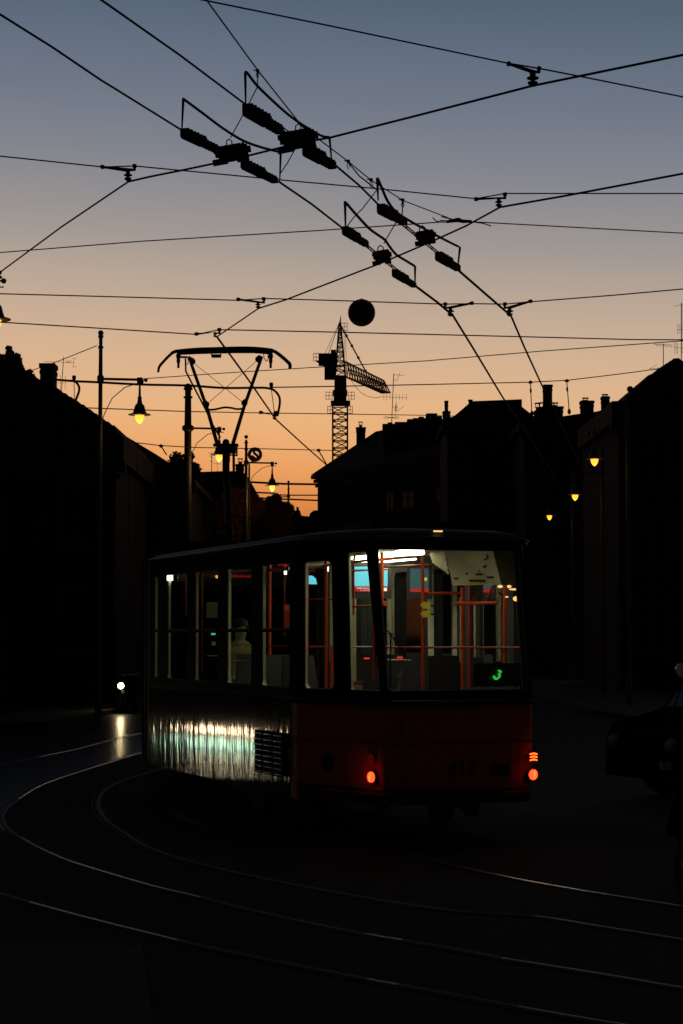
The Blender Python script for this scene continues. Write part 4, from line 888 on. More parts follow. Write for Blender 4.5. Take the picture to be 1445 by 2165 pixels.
# ---- interior, lit
def lamp_strip(s_, t0, t1, z=2.955, wd=.2, nm='ceiling_lamp'):
    c = MB(); pts = []; N = 8
    for i in range(N+1): a = math.pi*i/N; pts.append(T(s_+wd/2*math.cos(a), t1+wd/2*math.sin(a), z))
    for i in range(N+1): a = math.pi+math.pi*i/N; pts.append(T(s_+wd/2*math.cos(a), t0+wd/2*math.sin(a), z))
    c.prism(pts[::-1], (0, 0, -.05)); c.build(nm, 'tube_glow', tram)
lamp_strip(.10, 1.95, 3.3, wd=.36); lamp_strip(.75, 4.9, 6.1, wd=.18); lamp_strip(-.30, .50, .72, wd=.22)  # short rear strip added to brighten the ceiling cabinet
MB().tube([T(-.8, .55, 2.93), T(-.86, 1.6, 2.93), T(-.9, 3.2, 2.92)], .035, 8).build('ceiling_trim', 'cream', tram)
def vpole(px, Y, y0, y1, r, m='rail_orange', name='grab_pole'):
    p = at(px, y0, Y); q = at(px, y1, Y); z0, z1 = min(q.z, p.z), max(p.z, q.z); MB().tube([(p.x, Y, z0), (p.x, Y, z1)], r, 12).build(name, m, tram)
vpole(690, 23.0, 1160, 1455, .017); vpole(651, 24.6, 1180, 1410, .013, 'rail_darkred'); vpole(808, 22.0, 1168, 1275, .02); vpole(790, 22.9, 1250, 1440, .015, 'rail_darkred')
vpole(894, 22.6, 1160, 1465, .018, 'rail_orange'); vpole(979, 22.9, 1242, 1465, .024); vpole(993, 23.6, 1158, 1455, .018, 'rail_darkred'); vpole(1068, 22.2, 1240, 1400, .022)
vpole(748, 23.2, 1185, 1300, .012, 'rail_darkred')
vpole(428, 26.6, 1180, 1420, .014, 'rail_darkred'); vpole(487, 25.6, 1180, 1350, .014, 'rail_darkred'); vpole(571, 24.6, 1180, 1400, .02, 'rail_orange'); vpole(394, 27.3, 1190, 1300, .012, 'rail_darkred'); vpole(602, 25.6, 1180, 1345, .014, 'rail_darkred')
# cream pillars of the articulation and partitions
def cpost(px, Y, y0, y1, wpx, m='cream', name='partition_post'):
    p = at(px, y0, Y); q = at(px, y1, Y); k = Y/F; MB().box((p.x, Y, (p.z+q.z)/2), (wpx*k, .05, p.z-q.z), Mt).build(name, m, tram)
cpost(911, 25.0, 1196, 1406, 10); cpost(825, 25.4, 1262, 1402, 11); cpost(747.5, 24.6, 1266, 1442, 10, 'seat_cream'); cpost(1008, 23.0, 1280, 1390, 9, 'seat_cream'); cpost(831, 25.0, 1240, 1400, 3, 'seat_cream'); cpost(1058, 22.4, 1276, 1392, 3, 'seat_cream'); cpost(701, 25.5, 1190, 1400, 9, 'seat_cream'); cpost(962, 25.2, 1280, 1380, 5, 'inner_grey')
def rail_h(pts, r, m='rail_orange'): MB().tube([at(*p) for p in pts], r, 10).build('hand_rail', m, tram)
rail_h([(797, 1184, 21.9), (850, 1179, 22.4), (895, 1176, 22.9), (912, 1165, 23.2)], .016)
rail_h([(800, 1200, 22.3), (870, 1196, 23.0), (985, 1191, 23.9)], .011)
rail_h([(641, 1205, 23.4), (688, 1196, 23.0), (709, 1193, 22.7)], .017)
rail_h([(737, 1190, 22.4), (775, 1185, 22.1)], .014); rail_h([(737, 1190, 22.4), (750, 1183, 22.6), (750, 1158, 22.6)], .014)
rail_h([(740, 1207, 22.7), (820, 1203, 23.2)], .011, 'rail_darkred')
rail_h([(897, 1255, 22.7), (976, 1254, 23.0)], .016); rail_h([(962, 1276, 22.5), (1020, 1275, 22.3), (1054, 1274, 22.2)], .022); rail_h([(1028, 1274, 23.), (1040, 1245, 23.1), (1044, 1240, 23.1)], .014)
rail_h([(1000, 1268, 23.6), (1012, 1252, 23.7)], .012, 'rail_darkred')
rail_h([(800, 1369, 22.4), (900, 1369, 22.8), (1030, 1369, 22.4), (1108, 1369, 21.8)], .012, 'rail_darkred')
rail_h([(645, 1268, 24.), (708, 1266, 23.6)], .01, 'rail_darkred'); rail_h([(555, 1367, 24.6), (620, 1366, 24.2)], .011, 'rail_darkred'); rail_h([(642, 1368, 23.8), (705, 1367, 23.5)], .011, 'rail_darkred'); rail_h([(740, 1283, 23.), (785, 1281, 22.9)], .012, 'rail_darkred')
rail_h([(552, 1208, 24.6), (612, 1202, 24.2)], .016); rail_h([(430, 1216, 26.3), (462, 1213, 26.)], .016, 'rail_orange')
rail_h([(478, 1212, 25.6), (534, 1209, 25.4)], .012, 'seat_cream'); rail_h([(738, 1367.5, 23.), (790, 1367.5, 23.)], .008, 'cream'); rail_h([(820, 1395, 23.6), (870, 1396, 23.8)], .007, 'cream')
# red lettering of a moving display board inside
mb = MB()
rd = random.Random(3)
for x in range(484, 534, 2):
    for y in (1216, 1218.4, 1220):
        if rd.random() < .62: mb.box(at(x, y, 25.9), (.006, .004, .006))
for x in range(590, 610, 2):
    for y in (1193.5, 1196):
        if rd.random() < .7: mb.box(at(x, y, 25.4), (.006, .004, .006))
mb.build('display_dots', 'led_red', tram)
# passenger screen and its reflection
def screen(x0, x1, y0, y1, Y, m, strip, nm='passenger_screen'):
    a, b_ = at(x0, y1, Y), at(x1, y0, Y); cx, cz = (a.x+b_.x)/2, (a.z+b_.z)/2; wd, ht = b_.x-a.x, b_.z-a.z
    o = MB().box((cx, Y+.035, cz-.015), (wd+.08, .06, ht+.13)).build(nm, 'black_plastic', tram)
    MB().box((cx, Y, cz+ht*strip/2), (wd, .006, ht*(1-strip))).build('picture', m, o)
    MB().box((cx, Y, cz-ht/2+ht*strip/2), (wd, .0065, ht*strip-.004)).build('caption_bar', 'screen_red', o); return o, cx, cz, wd, ht
o, cx, cz, wd, ht = screen(750, 820, 1198, 1251, 24.0, 'screen_blue', .22)
MB().lathe((cx+.005, 23.996, cz+ht*.12), (0, -1, 0), [(0, .03), (.004, .03)], 14).build('sun_mark', 'screen_yellow', o)
MB().box((cx+wd*.42, 23.99, cz-ht/2+.025), (.04, .004, .035)).build('icon', 'screen_white', o)
mbx = text('Deák Ferenc tér', .028, Vector((cx-.07, 23.99, cz-ht/2+.040)), o, 'screen_white', 'caption', 0)
text('11 12 14 18', .022, Vector((cx-.07, 23.99, cz-ht/2+.014)), o, 'screen_white', 'caption', 0)
o2, cx, cz, wd, ht = screen(868, 907, 1202, 1252, 24.6, 'screen_reflection', .16)  # reflection of the screen, built as a dimmer glowing copy
MB().lathe((cx+.07, 24.596, cz+ht*.05), (0, -1, 0), [(0, .02), (.004, .02)], 12).build('sun_mark', 'screen_yellow', o2)
a = at(640, 1234, 25.0); mb = MB(); mb.prism([at(x, y, 25.) for x, y in ((640, 1235), (640, 1219), (650, 1217), (661, 1217), (668, 1223), (671, 1235))], (0, .02, 0)); mb.build('screen_corner', 'screen_blue', tram)
# ceiling cabinet with hazard strip, sloped
cb = MB(); q = [at(940, 1156, 22.9), at(1040, 1156, 22.6), at(1060, 1236, 22.3), at(958, 1238, 22.5)]; cb.hexa(q[::-1], [p+Vector((0, .25, .06)) for p in q[::-1]]); co_ = cb.build('ceiling_cabinet', 'cream', tram)
def cab(u, v): return q[0].lerp(q[1], u).lerp(q[3].lerp(q[2], u), v)+Vector((0, -.006, 0))
MB().add([cab(.36, .84), cab(.70, .84), cab(.70, .97), cab(.36, .97)], [(3, 2, 1, 0)]).build('hazard_strip', 'hazard', co_)
for (u, v, a, b_) in ((.05, .80, .1, .05), (.52, .70, .14, .05), (.74, .78, .15, .05), (.32, .68, .05, .05), (.6, .60, .02, .08)): MB().add([cab(u, v), cab(u+a, v), cab(u+a, v+b_), cab(u, v+b_)], [(3, 2, 1, 0)]).build('notice', 'black_plastic', co_)
mb = MB(); mb.tube([cab(.78, .35), cab(.86, .3), cab(.86, .2)], .008, 6); mb.tube([cab(.72, .55), cab(.78, .5)], .012, 6); mb.build('latch', 'black_plastic', co_)
cb = MB(); q2 = [at(1041, 1156, 22.55), at(1108, 1156, 22.5), at(1112, 1234, 22.2), at(1062, 1236, 22.25)]; cb.hexa(q2[::-1], [p+Vector((0, .25, .06)) for p in q2[::-1]]); cb.build('ceiling_cabinet', mat('brown_panel', (.05, .04, .025), .6), tram)
cb = MB(); q2 = [at(905, 1160, 23.2), at(938, 1160, 23.), at(950, 1215, 22.9), at(915, 1190, 23.2)]; cb.hexa(q2[::-1], [p+Vector((0, .2, .04)) for p in q2[::-1]]); cb.build('ceiling_duct', 'seat_cream', tram)
# validators
for y0 in (1280, 1298):
    c = at(902, y0, 22.5); v = MB().box(c, (.085, .07, .07)).lathe(c+Vector((-.045, -.03, 0)), (0, -1, 0), [(0, .02), (.01, .02)], 10).build('ticket_validator', 'yellow_plastic', tram)
    MB().box(c+Vector((.075, 0, -.005)), (.07, .04, .02)).build('slot', 'inner_grey', v)
# warm window reflections at the far right, put in as glowing ovals
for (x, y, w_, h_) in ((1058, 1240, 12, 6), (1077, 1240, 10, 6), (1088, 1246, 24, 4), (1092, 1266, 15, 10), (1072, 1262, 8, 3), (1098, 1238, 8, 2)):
    c = at(x, y, 22.0); q5 = MB().ball((0, 0, 0), 1, 12); q5.v = [c+Vector((v.x*w_*.0024, v.y*.02, v.z*h_*.0026)) for v in q5.v]; q5.build('warm_reflection', 'warm_glow', tram)
c = at(360, 1220, 27.2); MB().box(c, (.07, .03, .085)).build('bright_sign', 'tube_glow', tram); c = at(604, 1211, 25.2); MB().box(c, (.03, .03, .04)).build('bright_sign', 'tube_glow', tram)
# beige panels, boxes seen low through the side windows
for (x0, x1, y0, y1, Y, m) in ((437, 460, 1273, 1306, 26.4, 'seat_cream'), (600, 612, 1278, 1330, 25.0, 'rail_darkred'), (600, 611, 1279, 1290, 24.9, 'rail_orange'), (800, 818, 1270, 1281, 24.5, 'rail_orange'), (700, 709, 1372, 1460, 23.0, 'rail_orange'), (376, 396, 1213, 1229, 27, 'seat_cream'), (448, 456, 1356, 1365, 26.3, 'cream'), (740, 768, 1440, 1446, 22.7, 'rail_darkred'), (742, 766, 1448, 1462, 22.6, 'seat_cream')):
    a, b_ = at(x0, y1, Y), at(x1, y0, Y); MB().box(((a.x+b_.x)/2, Y, (a.z+b_.z)/2), (b_.x-a.x, .04, b_.z-a.z), Mt).build('wall_box', m, tram)
for (x0, x1, y, Y, m) in ((438, 462, 1386.5, 26.2, 'cream'), (495, 533, 1363, 25.4, 'seat_cream'), (480, 533, 1396.5, 25.3, 'seat_cream'), (447, 456, 1340.5, 26.2, 'screen_blue')):
    MB().tube([at(x0, y, Y), at(x1, y, Y)], .008 if m != 'screen_blue' else .012, 6).build('ledge', m, tram)
for (x, y) in ((776, 1392), (846, 1390)): MB().box(at(x, y, 23.9), (.06, .02, .015)).build('stop_button', 'led_red', tram)
# seats
for (s_, t_) in ((-.75, 2.6), (-.75, 3.5), (-.75, 4.4), (.75, 3.4), (.75, 4.4), (.75, 5.4), (.75, 2.0)):
    mb = MB(); mb.box(T(s_, t_, 1.33), (.44, .42, .05), Mt)
    mb.hexa([T(s_-.22, t_+.2, 1.33), T(s_+.22, t_+.2, 1.33), T(s_+.22, t_+.25, 1.33), T(s_-.22, t_+.25, 1.33)], [T(s_-.18, t_+.3, 1.86), T(s_+.18, t_+.3, 1.86), T(s_+.18, t_+.34, 1.86), T(s_-.18, t_+.34, 1.86)])
    mb.bar(T(s_, t_, .93), T(s_, t_, 1.32), .07, 8); mb.build('seat', 'seat_plastic', tram)
# rear destination number in green dots, facing backwards at the lower right of the rear window
oc = at(1050, 1427, 21.95); mb = MB().box(oc+Vector((0, .05, 0)), (.52, .06, .24), Mt); nb = mb.build('number_display', 'black_plastic', tram)
mb = MB(); G3 = ["01110", "10001", "00001", "00110", "00001", "10001", "01110"]
G3 = ["0001110", "0000111", "0000011", "0000110", "0000111", "1100011", "1110111", "0111110", "0011100"]
for r_, row in enumerate(G3):
    for c_, ch in enumerate(row):
        if ch == '1': mb.box(oc+nT*((c_-3)*.0125+(4-r_)*.003)+dT*-.02+Vector((0, 0, (4-r_)*.0115)), (.0075, .004, .0075), Mt)
mb.build('digit_dots', 'led_green', nb)
# wiper and paper slip on the rear glass
wp = MB(); wp.tube([at(814, 1336, 21.2), at(822, 1334, 21.15), at(860, 1392, 21.1)], .008, 6); wp.tube([at(818, 1340, 21.2), at(838, 1340, 21.15), at(862, 1395, 21.12)], .005, 6); wp.tube([at(826, 1338, 21.2), at(826, 1452, 21.0)], .008, 6); wp.build('wiper', 'rubber', tram)
a = at(846, 1420, 21.5); MB().add([at(851, 1411, 21.5), at(839, 1432, 21.5), at(845, 1440, 21.52), at(850, 1436, 21.5)], [(0, 1, 2, 3), ]).add([at(851, 1411, 21.503), at(839, 1432, 21.503), at(845, 1440, 21.523), at(850, 1436, 21.503)], [(3, 2, 1, 0)]).build('paper_slip', 'paper', tram)
cpost(846, 21.6, 1440, 1460, 6, 'seat_cream', 'slip_holder')
# ---- bellows and front section (straight ahead), with the pantograph on its roof
bx = at(300, 1400, 28.6).x; FX = bx+1.22
bl = MB()
for i in range(7):
    u = i/6; c0 = T(0, tB-.02, 0).lerp(Vector((FX, 29.15, 0)), u); a = TH*(1-u); hw = 1.2 if i % 2 == 0 else 1.27
    ux = Vector((math.cos(a), math.sin(a), 0)); fwd = Vector((-math.sin(a), math.cos(a), 0))*.09
    for sgn in (-1, 1):
        p = c0+ux*sgn*hw; bl.hexa([p-fwd+Vector((0, 0, .45)), p-ux*sgn*.08-fwd+Vector((0, 0, .45)), p-ux*sgn*.08+fwd+Vector((0, 0, .45)), p+fwd+Vector((0, 0, .45))], [p-fwd+Vector((0, 0, 3.1)), p-ux*sgn*.08-fwd+Vector((0, 0, 3.1)), p-ux*sgn*.08+fwd+Vector((0, 0, 3.1)), p+fwd+Vector((0, 0, 3.1))])
    pa, pb_ = c0-ux*hw, c0+ux*hw; bl.hexa([pa-fwd+Vector((0, 0, 3.02)), pb_-fwd+Vector((0, 0, 3.02)), pb_+fwd+Vector((0, 0, 3.02)), pa+fwd+Vector((0, 0, 3.02))], [pa-fwd+Vector((0, 0, 3.11)), pb_-fwd+Vector((0, 0, 3.11)), pb_+fwd+Vector((0, 0, 3.11)), pa+fwd+Vector((0, 0, 3.11))])
bl.build('bellows', 'rubber', tram)
Y0, Y1 = 29.2, 37.5; fs = MB()
for sgn in (-1, 1):
    xw = FX+sgn*1.2; B0, B1 = (Vector((xw, Y0, .4)), Vector((xw, Y1, .4))) if sgn > 0 else (Vector((xw, Y1, .4)), Vector((xw, Y0, .4)))
    hh = [(.06+.155*i, .06+.155*i, .06+.155*i+.125, .06+.155*i+.125, .43, .91, .08) for i in range(6)]
    patch(fs, B0, B1, B0+Vector((0, 0, 2.65)), B1+Vector((0, 0, 2.65)), hh, .08, Vector((-sgn, 0, 0)))
    for h in hh:
        u0, u1 = h[0], h[2]; p, q = B0.lerp(B1, u0), B0.lerp(B1, u1); off = Vector((-sgn*.03, 0, 0))
        MB().add([p+off+Vector((0, 0, 2.65*.43)), q+off+Vector((0, 0, 2.65*.43)), q+off+Vector((0, 0, 2.65*.91)), p+off+Vector((0, 0, 2.65*.91))], [(0, 1, 2, 3)]).build('pane', 'glass_side', tram)
fs.box((FX, Y1, 1.7), (2.4, .08, 2.6)); fs.build('front_section', 'tram_dark', tram)
MB().prism([(FX-1.2, Y0, 3.05), (FX-1.1, Y0, 3.15), (FX-.5, Y0, 3.22), (FX+.5, Y0, 3.22), (FX+1.1, Y0, 3.15), (FX+1.2, Y0, 3.05)][::-1], (0, Y1-Y0+.1, 0)).build('front_roof', 'tram_roof', tram)
MB().box((FX, (Y0+Y1)/2, .9), (2.2, Y1-Y0-.1, .06)).build('front_floor', 'inner_grey', tram)
MB().box((FX, (Y0+Y1)/2, 2.97), (2.2, Y1-Y0-.1, .04)).build('front_ceiling', 'ceiling_white', tram)
MB().box((FX-.3, 31.5, 2.93), (.14, 1.2, .03)).build('ceiling_lamp', 'warm_glow', tram)
for yy in (30.6, 35.6):
    ax = MB()
    for sgn in (-1, 1): ax.lathe((FX+sgn*.68, yy, .34), (sgn, 0, 0), [(0, .2), (.01, .345), (.05, .345), (.12, .325), (.125, .1)], 24)
    ax.tube([(FX-.7, yy, .34), (FX+.7, yy, .34)], .06, 10); ax.build('wheelset', 'iron', tram)
# pantograph
PY = 29.6
def PP(x, y, dy=0): return at(300+x/4.014, 700+y/4.014, PY+dy)
pk = PY/F
def ptube(path, w_, dy=0, n=8): MBx = MB(); MBx.tube([PP(x, y, dy) for x, y in path], w_/4.014/2*pk, n); return MBx
pan = MB()
for dy, sh in ((-.16, 0), (.16, -10)):
    path = smooth_path([(140, 350), (150, 305), (185, 262), (235, 210), (275, 182), (330, 172), (470, 160), (620, 155), (800, 150), (950, 152), (1080, 165), (1130, 180), (1190, 225), (1235, 265), (1252, 285), (1255, 320)], 4)
    pan.tube([PP(x+(0 if x < 700 else -sh), y+sh*(1 if 250 < x < 1100 else .6), dy) for x, y in path], 2.5*pk, 8)
pn = pan.build('pantograph_bow', 'iron', tram)
mb = MB()
for dy in (-.16, .16): mb.tube([PP(x, y, dy) for x, y in ((300, 186), (470, 178), (620, 174), (800, 170), (950, 170), (1110, 182))], 4.6*pk, 8)
mb.build('carbon_strip', 'rubber', pn)
mb = MB()
mb.tube([PP(300, 180, -.16), PP(300, 180, .16)], 2*pk); mb.tube([PP(1110, 180, -.16), PP(1110, 180, .16)], 2*pk)
for x in (312, 1095): mb.lathe(PP(x, 195), (0, 0, -1), [(0, 5*pk), (8*pk, 5*pk), (9*pk, 3.8*pk), (18*pk, 4*pk), (19*pk, 2.8*pk), (30*pk, 2.6*pk)], 10)
mb.tube([PP(325, 220), PP(390, 222)], 2.3*pk); mb.tube([PP(x, y) for x, y in smooth_path([(370, 225), (372, 265), (385, 282), (395, 268), (392, 230)], 4)], .9*pk, 6); mb.tube([PP(x, y) for x, y in smooth_path([(1035, 190), (1040, 230), (1060, 255), (1072, 235), (1070, 200)], 4)], .9*pk, 6)
mb.tube([PP(594, 195), PP(596, 220), PP(670, 220), PP(672, 195)], 2*pk, 6); mb.box(PP(632, 205), (18*pk, .03, 3.5*pk)); mb.build('bow_suspension', 'iron', pn)
ar = MB()
ar.tube([PP(402, 215), PP(425, 290), PP(555, 655), PP(640, 955)], [3.2*pk, 3.4*pk, 3.8*pk, 4.2*pk], 10); ar.tube([PP(1020, 215), PP(1005, 260), PP(865, 655), PP(775, 955)], [3.2*pk, 3.4*pk, 3.8*pk, 4.2*pk], 10)
ar.build('upper_arm', 'iron', tram)
mb = MB(); mb.tube([PP(x, y, .1) for x, y in ((372, 235), (374, 340), (430, 450), (545, 670), (600, 790), (668, 905))], 1.9*pk, 8); mb.build('guide_rod', 'iron', tram)
mb = MB(); mb.tube([PP(x, y, .02) for x, y in smooth_path([(560, 668), (620, 665), (700, 648), (760, 652), (810, 662), (865, 658)], 4)], 2.2*pk, 8); mb.build('cross_tube', 'iron', tram)
mb = MB()
for (a, b_) in (((445, 275), (860, 605)), ((975, 255), (560, 615))): mb.tube([PP(*a), PP(*b_)], .65*pk, 6)
mb.build('bracing_wire', 'iron', tram)
mb = MB()
for x, y in ((430, 258), (990, 240), (548, 622), (872, 610)): mb.ball(PP(x, y), 7*pk, 10); mb.ball(PP(x-8 if x < 700 else x+8, y-15), 5.4*pk, 8)
mb.ball(PP(712, 487), 1.5*pk, 6); mb.build('gusset', 'iron', tram)
mb = MB(); mb.box(PP(715, 968), (52*pk, .25, 4*pk)); mb.box(PP(662, 990), (12*pk, .2, 12*pk)); mb.box(PP(770, 1000), (14*pk, .2, 18*pk)); mb.lathe(PP(605, 968), (1, 0, 0), [(0, 2*pk), (4*pk, 2.8*pk)], 8); mb.tube([PP(808, 965), PP(808, 1062)], 1.8*pk, 6); mb.tube([PP(745, 1050), PP(808, 1055)], 1.8*pk, 6)
mb.tube([PP(780, 1000), PP(782, 1190)], 2.8*pk, 8); mb.box(PP(718, 1040, .1), (15*pk, .2, 34*pk)); mb.build('crank', 'iron', tram)
zb = 3.22; c = PP(715, 1100); top_ = PP(715, 945)
la = MB(); la.tube([top_+Vector((0, 0, .03)), top_, PP(716, 1190, .25), Vector((c.x, PY+1.1, zb+.16))], [5*pk, 7.6*pk, 7.9*pk, 8.2*pk], 14); la.ball(top_+Vector((0, 0, .0)), 7.6*pk, 14); la.build('lower_arm', 'pole_paint', tram)
mb = MB(); mb.box((c.x, PY+.5, zb+.12), (1.3, 1.6, .08)); PY += .5
for sx in (-.5, .5):
    for sy in (-.6, .6): mb.lathe((c.x+sx, PY+sy, zb-.06), (0, 0, 1), [(0, .05), (.04, .08), (.07, .05), (.1, .08), (.14, .05)], 10)
mb.build('pantograph_base', 'iron', tram); PY -= .5
# passenger in a khaki coat by the window (seen from behind, seated)
def skin_body(name, pts, edges, m, parent=None, lv=2):
    me = bpy.data.meshes.new(name); org = sum((Vector(p[:3]) for p in pts), Vector())/len(pts)
    me.from_pydata([Vector(p[:3])-org for p in pts], edges, []); o = bpy.data.objects.new(name, me); COL.objects.link(o); o.location = org
    md = o.modifiers.new('skin', 'SKIN'); me.materials.append(MATS[m])
    for i, p in enumerate(pts): me.skin_vertices[0].data[i].radius = (p[3], p[3] if len(p) < 5 else p[4])
    me.skin_vertices[0].data[0].use_root = True
    sb = o.modifiers.new('sub', 'SUBSURF'); sb.levels = lv; sb.render_levels = lv
    dg = bpy.context.evaluated_depsgraph_get(); bpy.context.view_layer.update(); m2 = bpy.data.meshes.new_from_object(o.evaluated_get(bpy.context.evaluated_depsgraph_get()))
    o.modifiers.clear(); o.data = m2
    if not m2.materials: m2.materials.append(MATS[m])
    for p in m2.polygons: p.use_smooth = True
    if parent is not None: o.parent = parent; o.matrix_parent_inverse = Matrix(); o.matrix_local = WM[parent.name].inverted() @ Matrix.Translation(org)
    return o
hp = T(-.72, t_on_side(506, -.72)-.05, 0)
def H(a, b_, z): return tuple(hp+nT*a+dT*b_+Vector((0, 0, z)))
pts = [(*H(0, 0, 1.44), .17, .13), (*H(0, .0, 1.6), .16, .12), (*H(0, .02, 1.8), .18, .12), (*H(0, .0, 1.94), .12, .09), (*H(0, 0, 2.02), .055), (*H(0, -.02, 2.09), .075), (*H(0, -.02, 2.18), .09), (*H(0, -.02, 2.25), .06),
       (*H(-.19, 0, 1.9), .065), (*H(-.25, -.08, 1.66), .05), (*H(-.2, -.3, 1.56), .035), (*H(-.17, -.38, 1.54), .03), (*H(.19, 0, 1.9), .065), (*H(.25, -.08, 1.66), .05), (*H(.2, -.3, 1.56), .035), (*H(.17, -.38, 1.54), .03),
       (*H(-.1, -.1, 1.44), .1), (*H(-.12, -.46, 1.44), .07), (*H(-.12, -.48, 1.02), .05), (*H(-.12, -.6, .97), .04), (*H(.1, -.1, 1.44), .1), (*H(.12, -.46, 1.44), .07), (*H(.12, -.48, 1.02), .05), (*H(.12, -.6, .97), .04)]
ed = [(0, 1), (1, 2), (2, 3), (3, 4), (4, 5), (5, 6), (6, 7), (3, 8), (8, 9), (9, 10), (10, 11), (3, 12), (12, 13), (13, 14), (14, 15), (0, 16), (16, 17), (17, 18), (18, 19), (0, 20), (20, 21), (21, 22), (22, 23)]
pe = skin_body('person', pts, ed, 'jacket'); WM[pe.name] = Matrix.Translation(pe.location); MB().lathe(Vector(H(0, .015, 2.08)), (0, 0, 1), [(0, .06), (.04, .095), (.12, .112), (.19, .09), (.22, .03)], 14).build('hair', 'hair', pe); tag(pe, 'seated passenger in a khaki coat behind the third side window', 'person')

# ------------------------------------------------------------------ motorcycle on the far left road
my = 57.; mp0 = at(262, 1500, my); mo = empty('motorcycle', (mp0.x, my, 0), label='motorcycle with one bright round headlight coming along the far road', cat='motorcycle')
def wheel(root, c, ax, r, wd, name='wheel'):
    o = MB().lathe(Vector(c)-Vector(ax)*wd/2, ax, [(0, r*.82), (.01, r*.96), (wd/2, r), (wd-.01, r*.96), (wd, r*.82)], 28).build(name, 'rubber', root)
    mb = MB().lathe(Vector(c)-Vector(ax)*(wd/2+.004), ax, [(0, r*.6), (.012, r*.62), (wd, r*.62), (wd+.008, r*.6)], 20); mb.lathe(Vector(c)-Vector(ax)*(wd/2+.02), ax, [(0, .05), (wd+.04, .05)], 12); mb.build('rim', 'chrome', o)
wheel(mo, (mp0.x-.02, my, .31), (1, .12, 0), .31, .11); wheel(mo, (mp0.x+.15, my+1.35, .31), (1, .12, 0), .31, .14)
x = mp0.x; mb = MB()
for sx in (-.1, .1): mb.tube([(x+sx, my, .31), (x+sx, my+.2, .95)], .025, 8)
mb.build('fork', 'iron', mo)
mb = MB(); mb.tube([(x, my+.22, .8), (x+.05, my+.6, .88), (x+.1, my+.8, .78)], [.13, .18, .12], 14); mb.box((x+.08, my+.65, .45), (.34, .5, .4)); mb.tube([(x+.09, my+.75, .78), (x+.14, my+1.2, .80), (x+.16, my+1.5, .86)], [.12, .12, .07], 12); mb.build('body', 'car_paint', mo)
mb = MB(); mb.tube([(x-.36, my+.32, 1.02), (x-.2, my+.22, 1.0), (x+.2, my+.22, 1.0), (x+.36, my+.36, 1.02)], .015, 8); mb.build('handlebar', 'chrome', mo)
hl = at(256, 1450, my-.05); MB().lathe(hl, (0, 1, 0), [(0, .095), (.05, .1), (.14, .05)], 18).build('headlight_shell', 'iron', mo); MB().lathe(hl-Vector((0, .006, 0)), (0, -1, 0), [(0, .085), (.015, .06), (.02, .01)], 18).build('headlight', 'head_glow', mo)
ld_ = bpy.data.lights.new('head_beam', 'SPOT'); ld_.energy = 10; ld_.color = (1, .75, .4); ld_.spot_size = R(70); ld_.spot_blend = .8; ld_.shadow_soft_size = .06
lo = bpy.data.objects.new('head_beam', ld_); COL.objects.link(lo); lo.location = hl-Vector((0, .1, 0)); lo.rotation_euler = (R(78), 0, R(172)); lo.parent = mo; lo.location = WM[mo.name].inverted() @ (hl-Vector((0, .1, 0)))
# damp sheen on the far road under the headlight
MATS['damp'] = mat('damp_asphalt', (.018, .013, .010), .24, 0, .4, 9., .12, spec=.35)
rb = [p for p in (G(*q) for q in RAILS[1][0][:10])]
flat('road', [(p.x, p.y) for p in rb]+[(-26, rb[-1].y-1), (-26, 48), (-13, 50), (-6.6, 56.4), (-2.2, 56.)], .0062, 'damp')

# ------------------------------------------------------------------ dark van at the right
vn = empty('parked_van', (5.4, 27.2, 0), R(0), label='dark parked van right of the tram, with a pale number plate', cat='van')
def V(x_, y_, z): a = R(24); return Vector((4.15, 26.2, 0))+Vector((math.cos(a)*x_-math.sin(a)*y_, math.sin(a)*x_+math.cos(a)*y_, z))
Mv = Matrix.Rotation(R(24), 3, 'Z')
sec = [(0, .28), (0, .75), (.12, .95), (.85, 1.12), (1.25, 1.55), (1.5, 1.74), (4.3, 1.78), (4.45, 1.1), (4.5, .3)]
def vsec(x0, x1, sc, name, m):
    a = [V(x0, 0, 0)]
    mb = MB(); mb.prism([V(x_, x0, z) for x_, z in sc], V(0, x1, 0)-V(0, x0, 0)); return mb.build(name, m, vn)
vsec(-.0, 1.75, sec, 'body', 'car_paint')
for (xa, xb, za, zb_) in ((1.35, 2.1, 1.12, 1.6), (2.2, 3.1, 1.12, 1.62), (3.2, 4.15, 1.12, 1.62)):
    o = MB().prism([V(xa-.15 if xa < 2 else xa, -.008, za), V(xb, -.008, za), V(xb, -.008, zb_), V(xa, -.008, zb_)], V(0, .012, 0)-V(0, 0, 0)).build('window', 'window_glass', vn)
    mb = MB(); mb.tube([V(xa-.15 if xa < 2 else xa, -.015, za), V(xa, -.015, zb_)], .008); mb.tube([V(xa, -.015, zb_), V(xb, -.015, zb_)], .008); mb.build('trim', 'chrome', o)
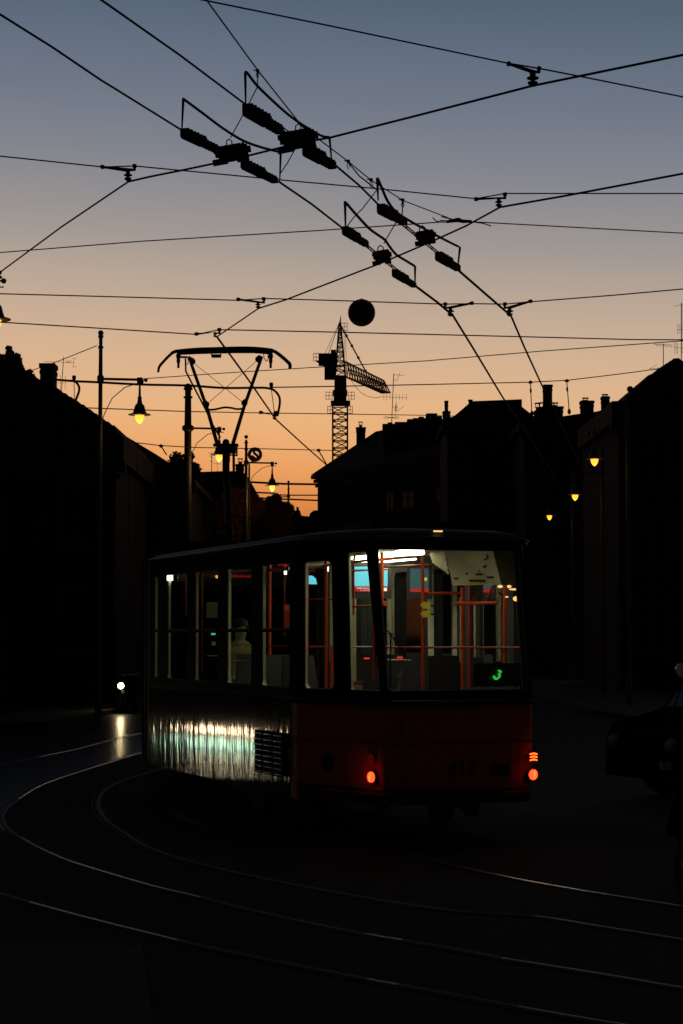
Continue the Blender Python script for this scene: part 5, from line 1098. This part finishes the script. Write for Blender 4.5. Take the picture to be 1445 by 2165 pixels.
MB().prism([V(.87, .12, 1.14), V(.87, 1.63, 1.14), V(1.27, 1.6, 1.58), V(1.27, .15, 1.58)], V(-.02, 0, .02)-V(0, 0, 0)).build('windscreen', 'window_glass', vn)
for xx in (.85, 3.6):
    wheel(vn, V(xx, .08, .32), tuple(Mv @ Vector((0, -1, 0))), .32, .2); wheel(vn, V(xx, 1.67, .32), tuple(Mv @ Vector((0, -1, 0))), .32, .2)
mb = MB(); c = V(-.02, .30, .47); mb.box(c, (.02, .26, .10), Mv); mb.build('number_plate', mat('faded_paint', (.10, .09, .09), .8, 0, .5, 8., spec=.1), vn)
for y_ in (.2, 1.55): MB().ball(V(.02, y_, .72), .1).build('headlight', 'dim_lens', vn)
o = MB().box(V(1.2, -.1, 1.2), (.16, .12, .12), Mv).build('mirror', 'car_paint', vn); MB().box(V(1.13, -.1, 1.2), (.01, .1, .1), Mv).build('mirror_glass', 'chrome', o)
# chrome handlebar mirror of a scooter cut by the right edge
sx_ = at(1452, 1500, 17.); sc = empty('scooter', (sx_.x, 17, 0), label='scooter at the right edge, only its chrome mirror and bar showing', cat='scooter')
X = sx_.x
mb = MB(); mb.tube([(X, 17, .3), (X+.05, 17.1, 1.0), (X+.05, 17.1, 1.3)], [.04, .07, .06], 10); mb.tube([(X+.03, 17.05, .5), (X+.15, 17.25, 1.15)], [.2, .12], 12); mb.box((X+.25, 17.6, .35), (.35, .9, .12)); mb.tube([(X+.3, 17.9, .65), (X+.35, 18.3, .7), (X+.38, 18.7, .72)], [.18, .22, .12], 12); mb.build('body', 'car_paint', sc)
wheel(sc, (X, 17, .24), (1, .2, 0), .24, .1); wheel(sc, (X+.36, 18.5, .24), (1, .2, 0), .24, .11)
mb = MB(); mb.tube([(X-.3, 17.2, 1.3), (X-.1, 17.1, 1.28), (X+.3, 17.15, 1.3)], .015, 8); mb.tube([(X-.15, 17.15, 1.3), at(1441, 1450, 17.1)+Vector((0, 0, 0)), at(1443, 1430, 17.1)], .007, 6); mb.build('handlebar', 'iron', sc)
c = at(1442, 1418, 17.1); MB().lathe(c, (.3, -1, .1), [(-.01, .045), (0, .06), (.012, .06), (.014, .055)], 20).build('mirror', 'chrome', sc)
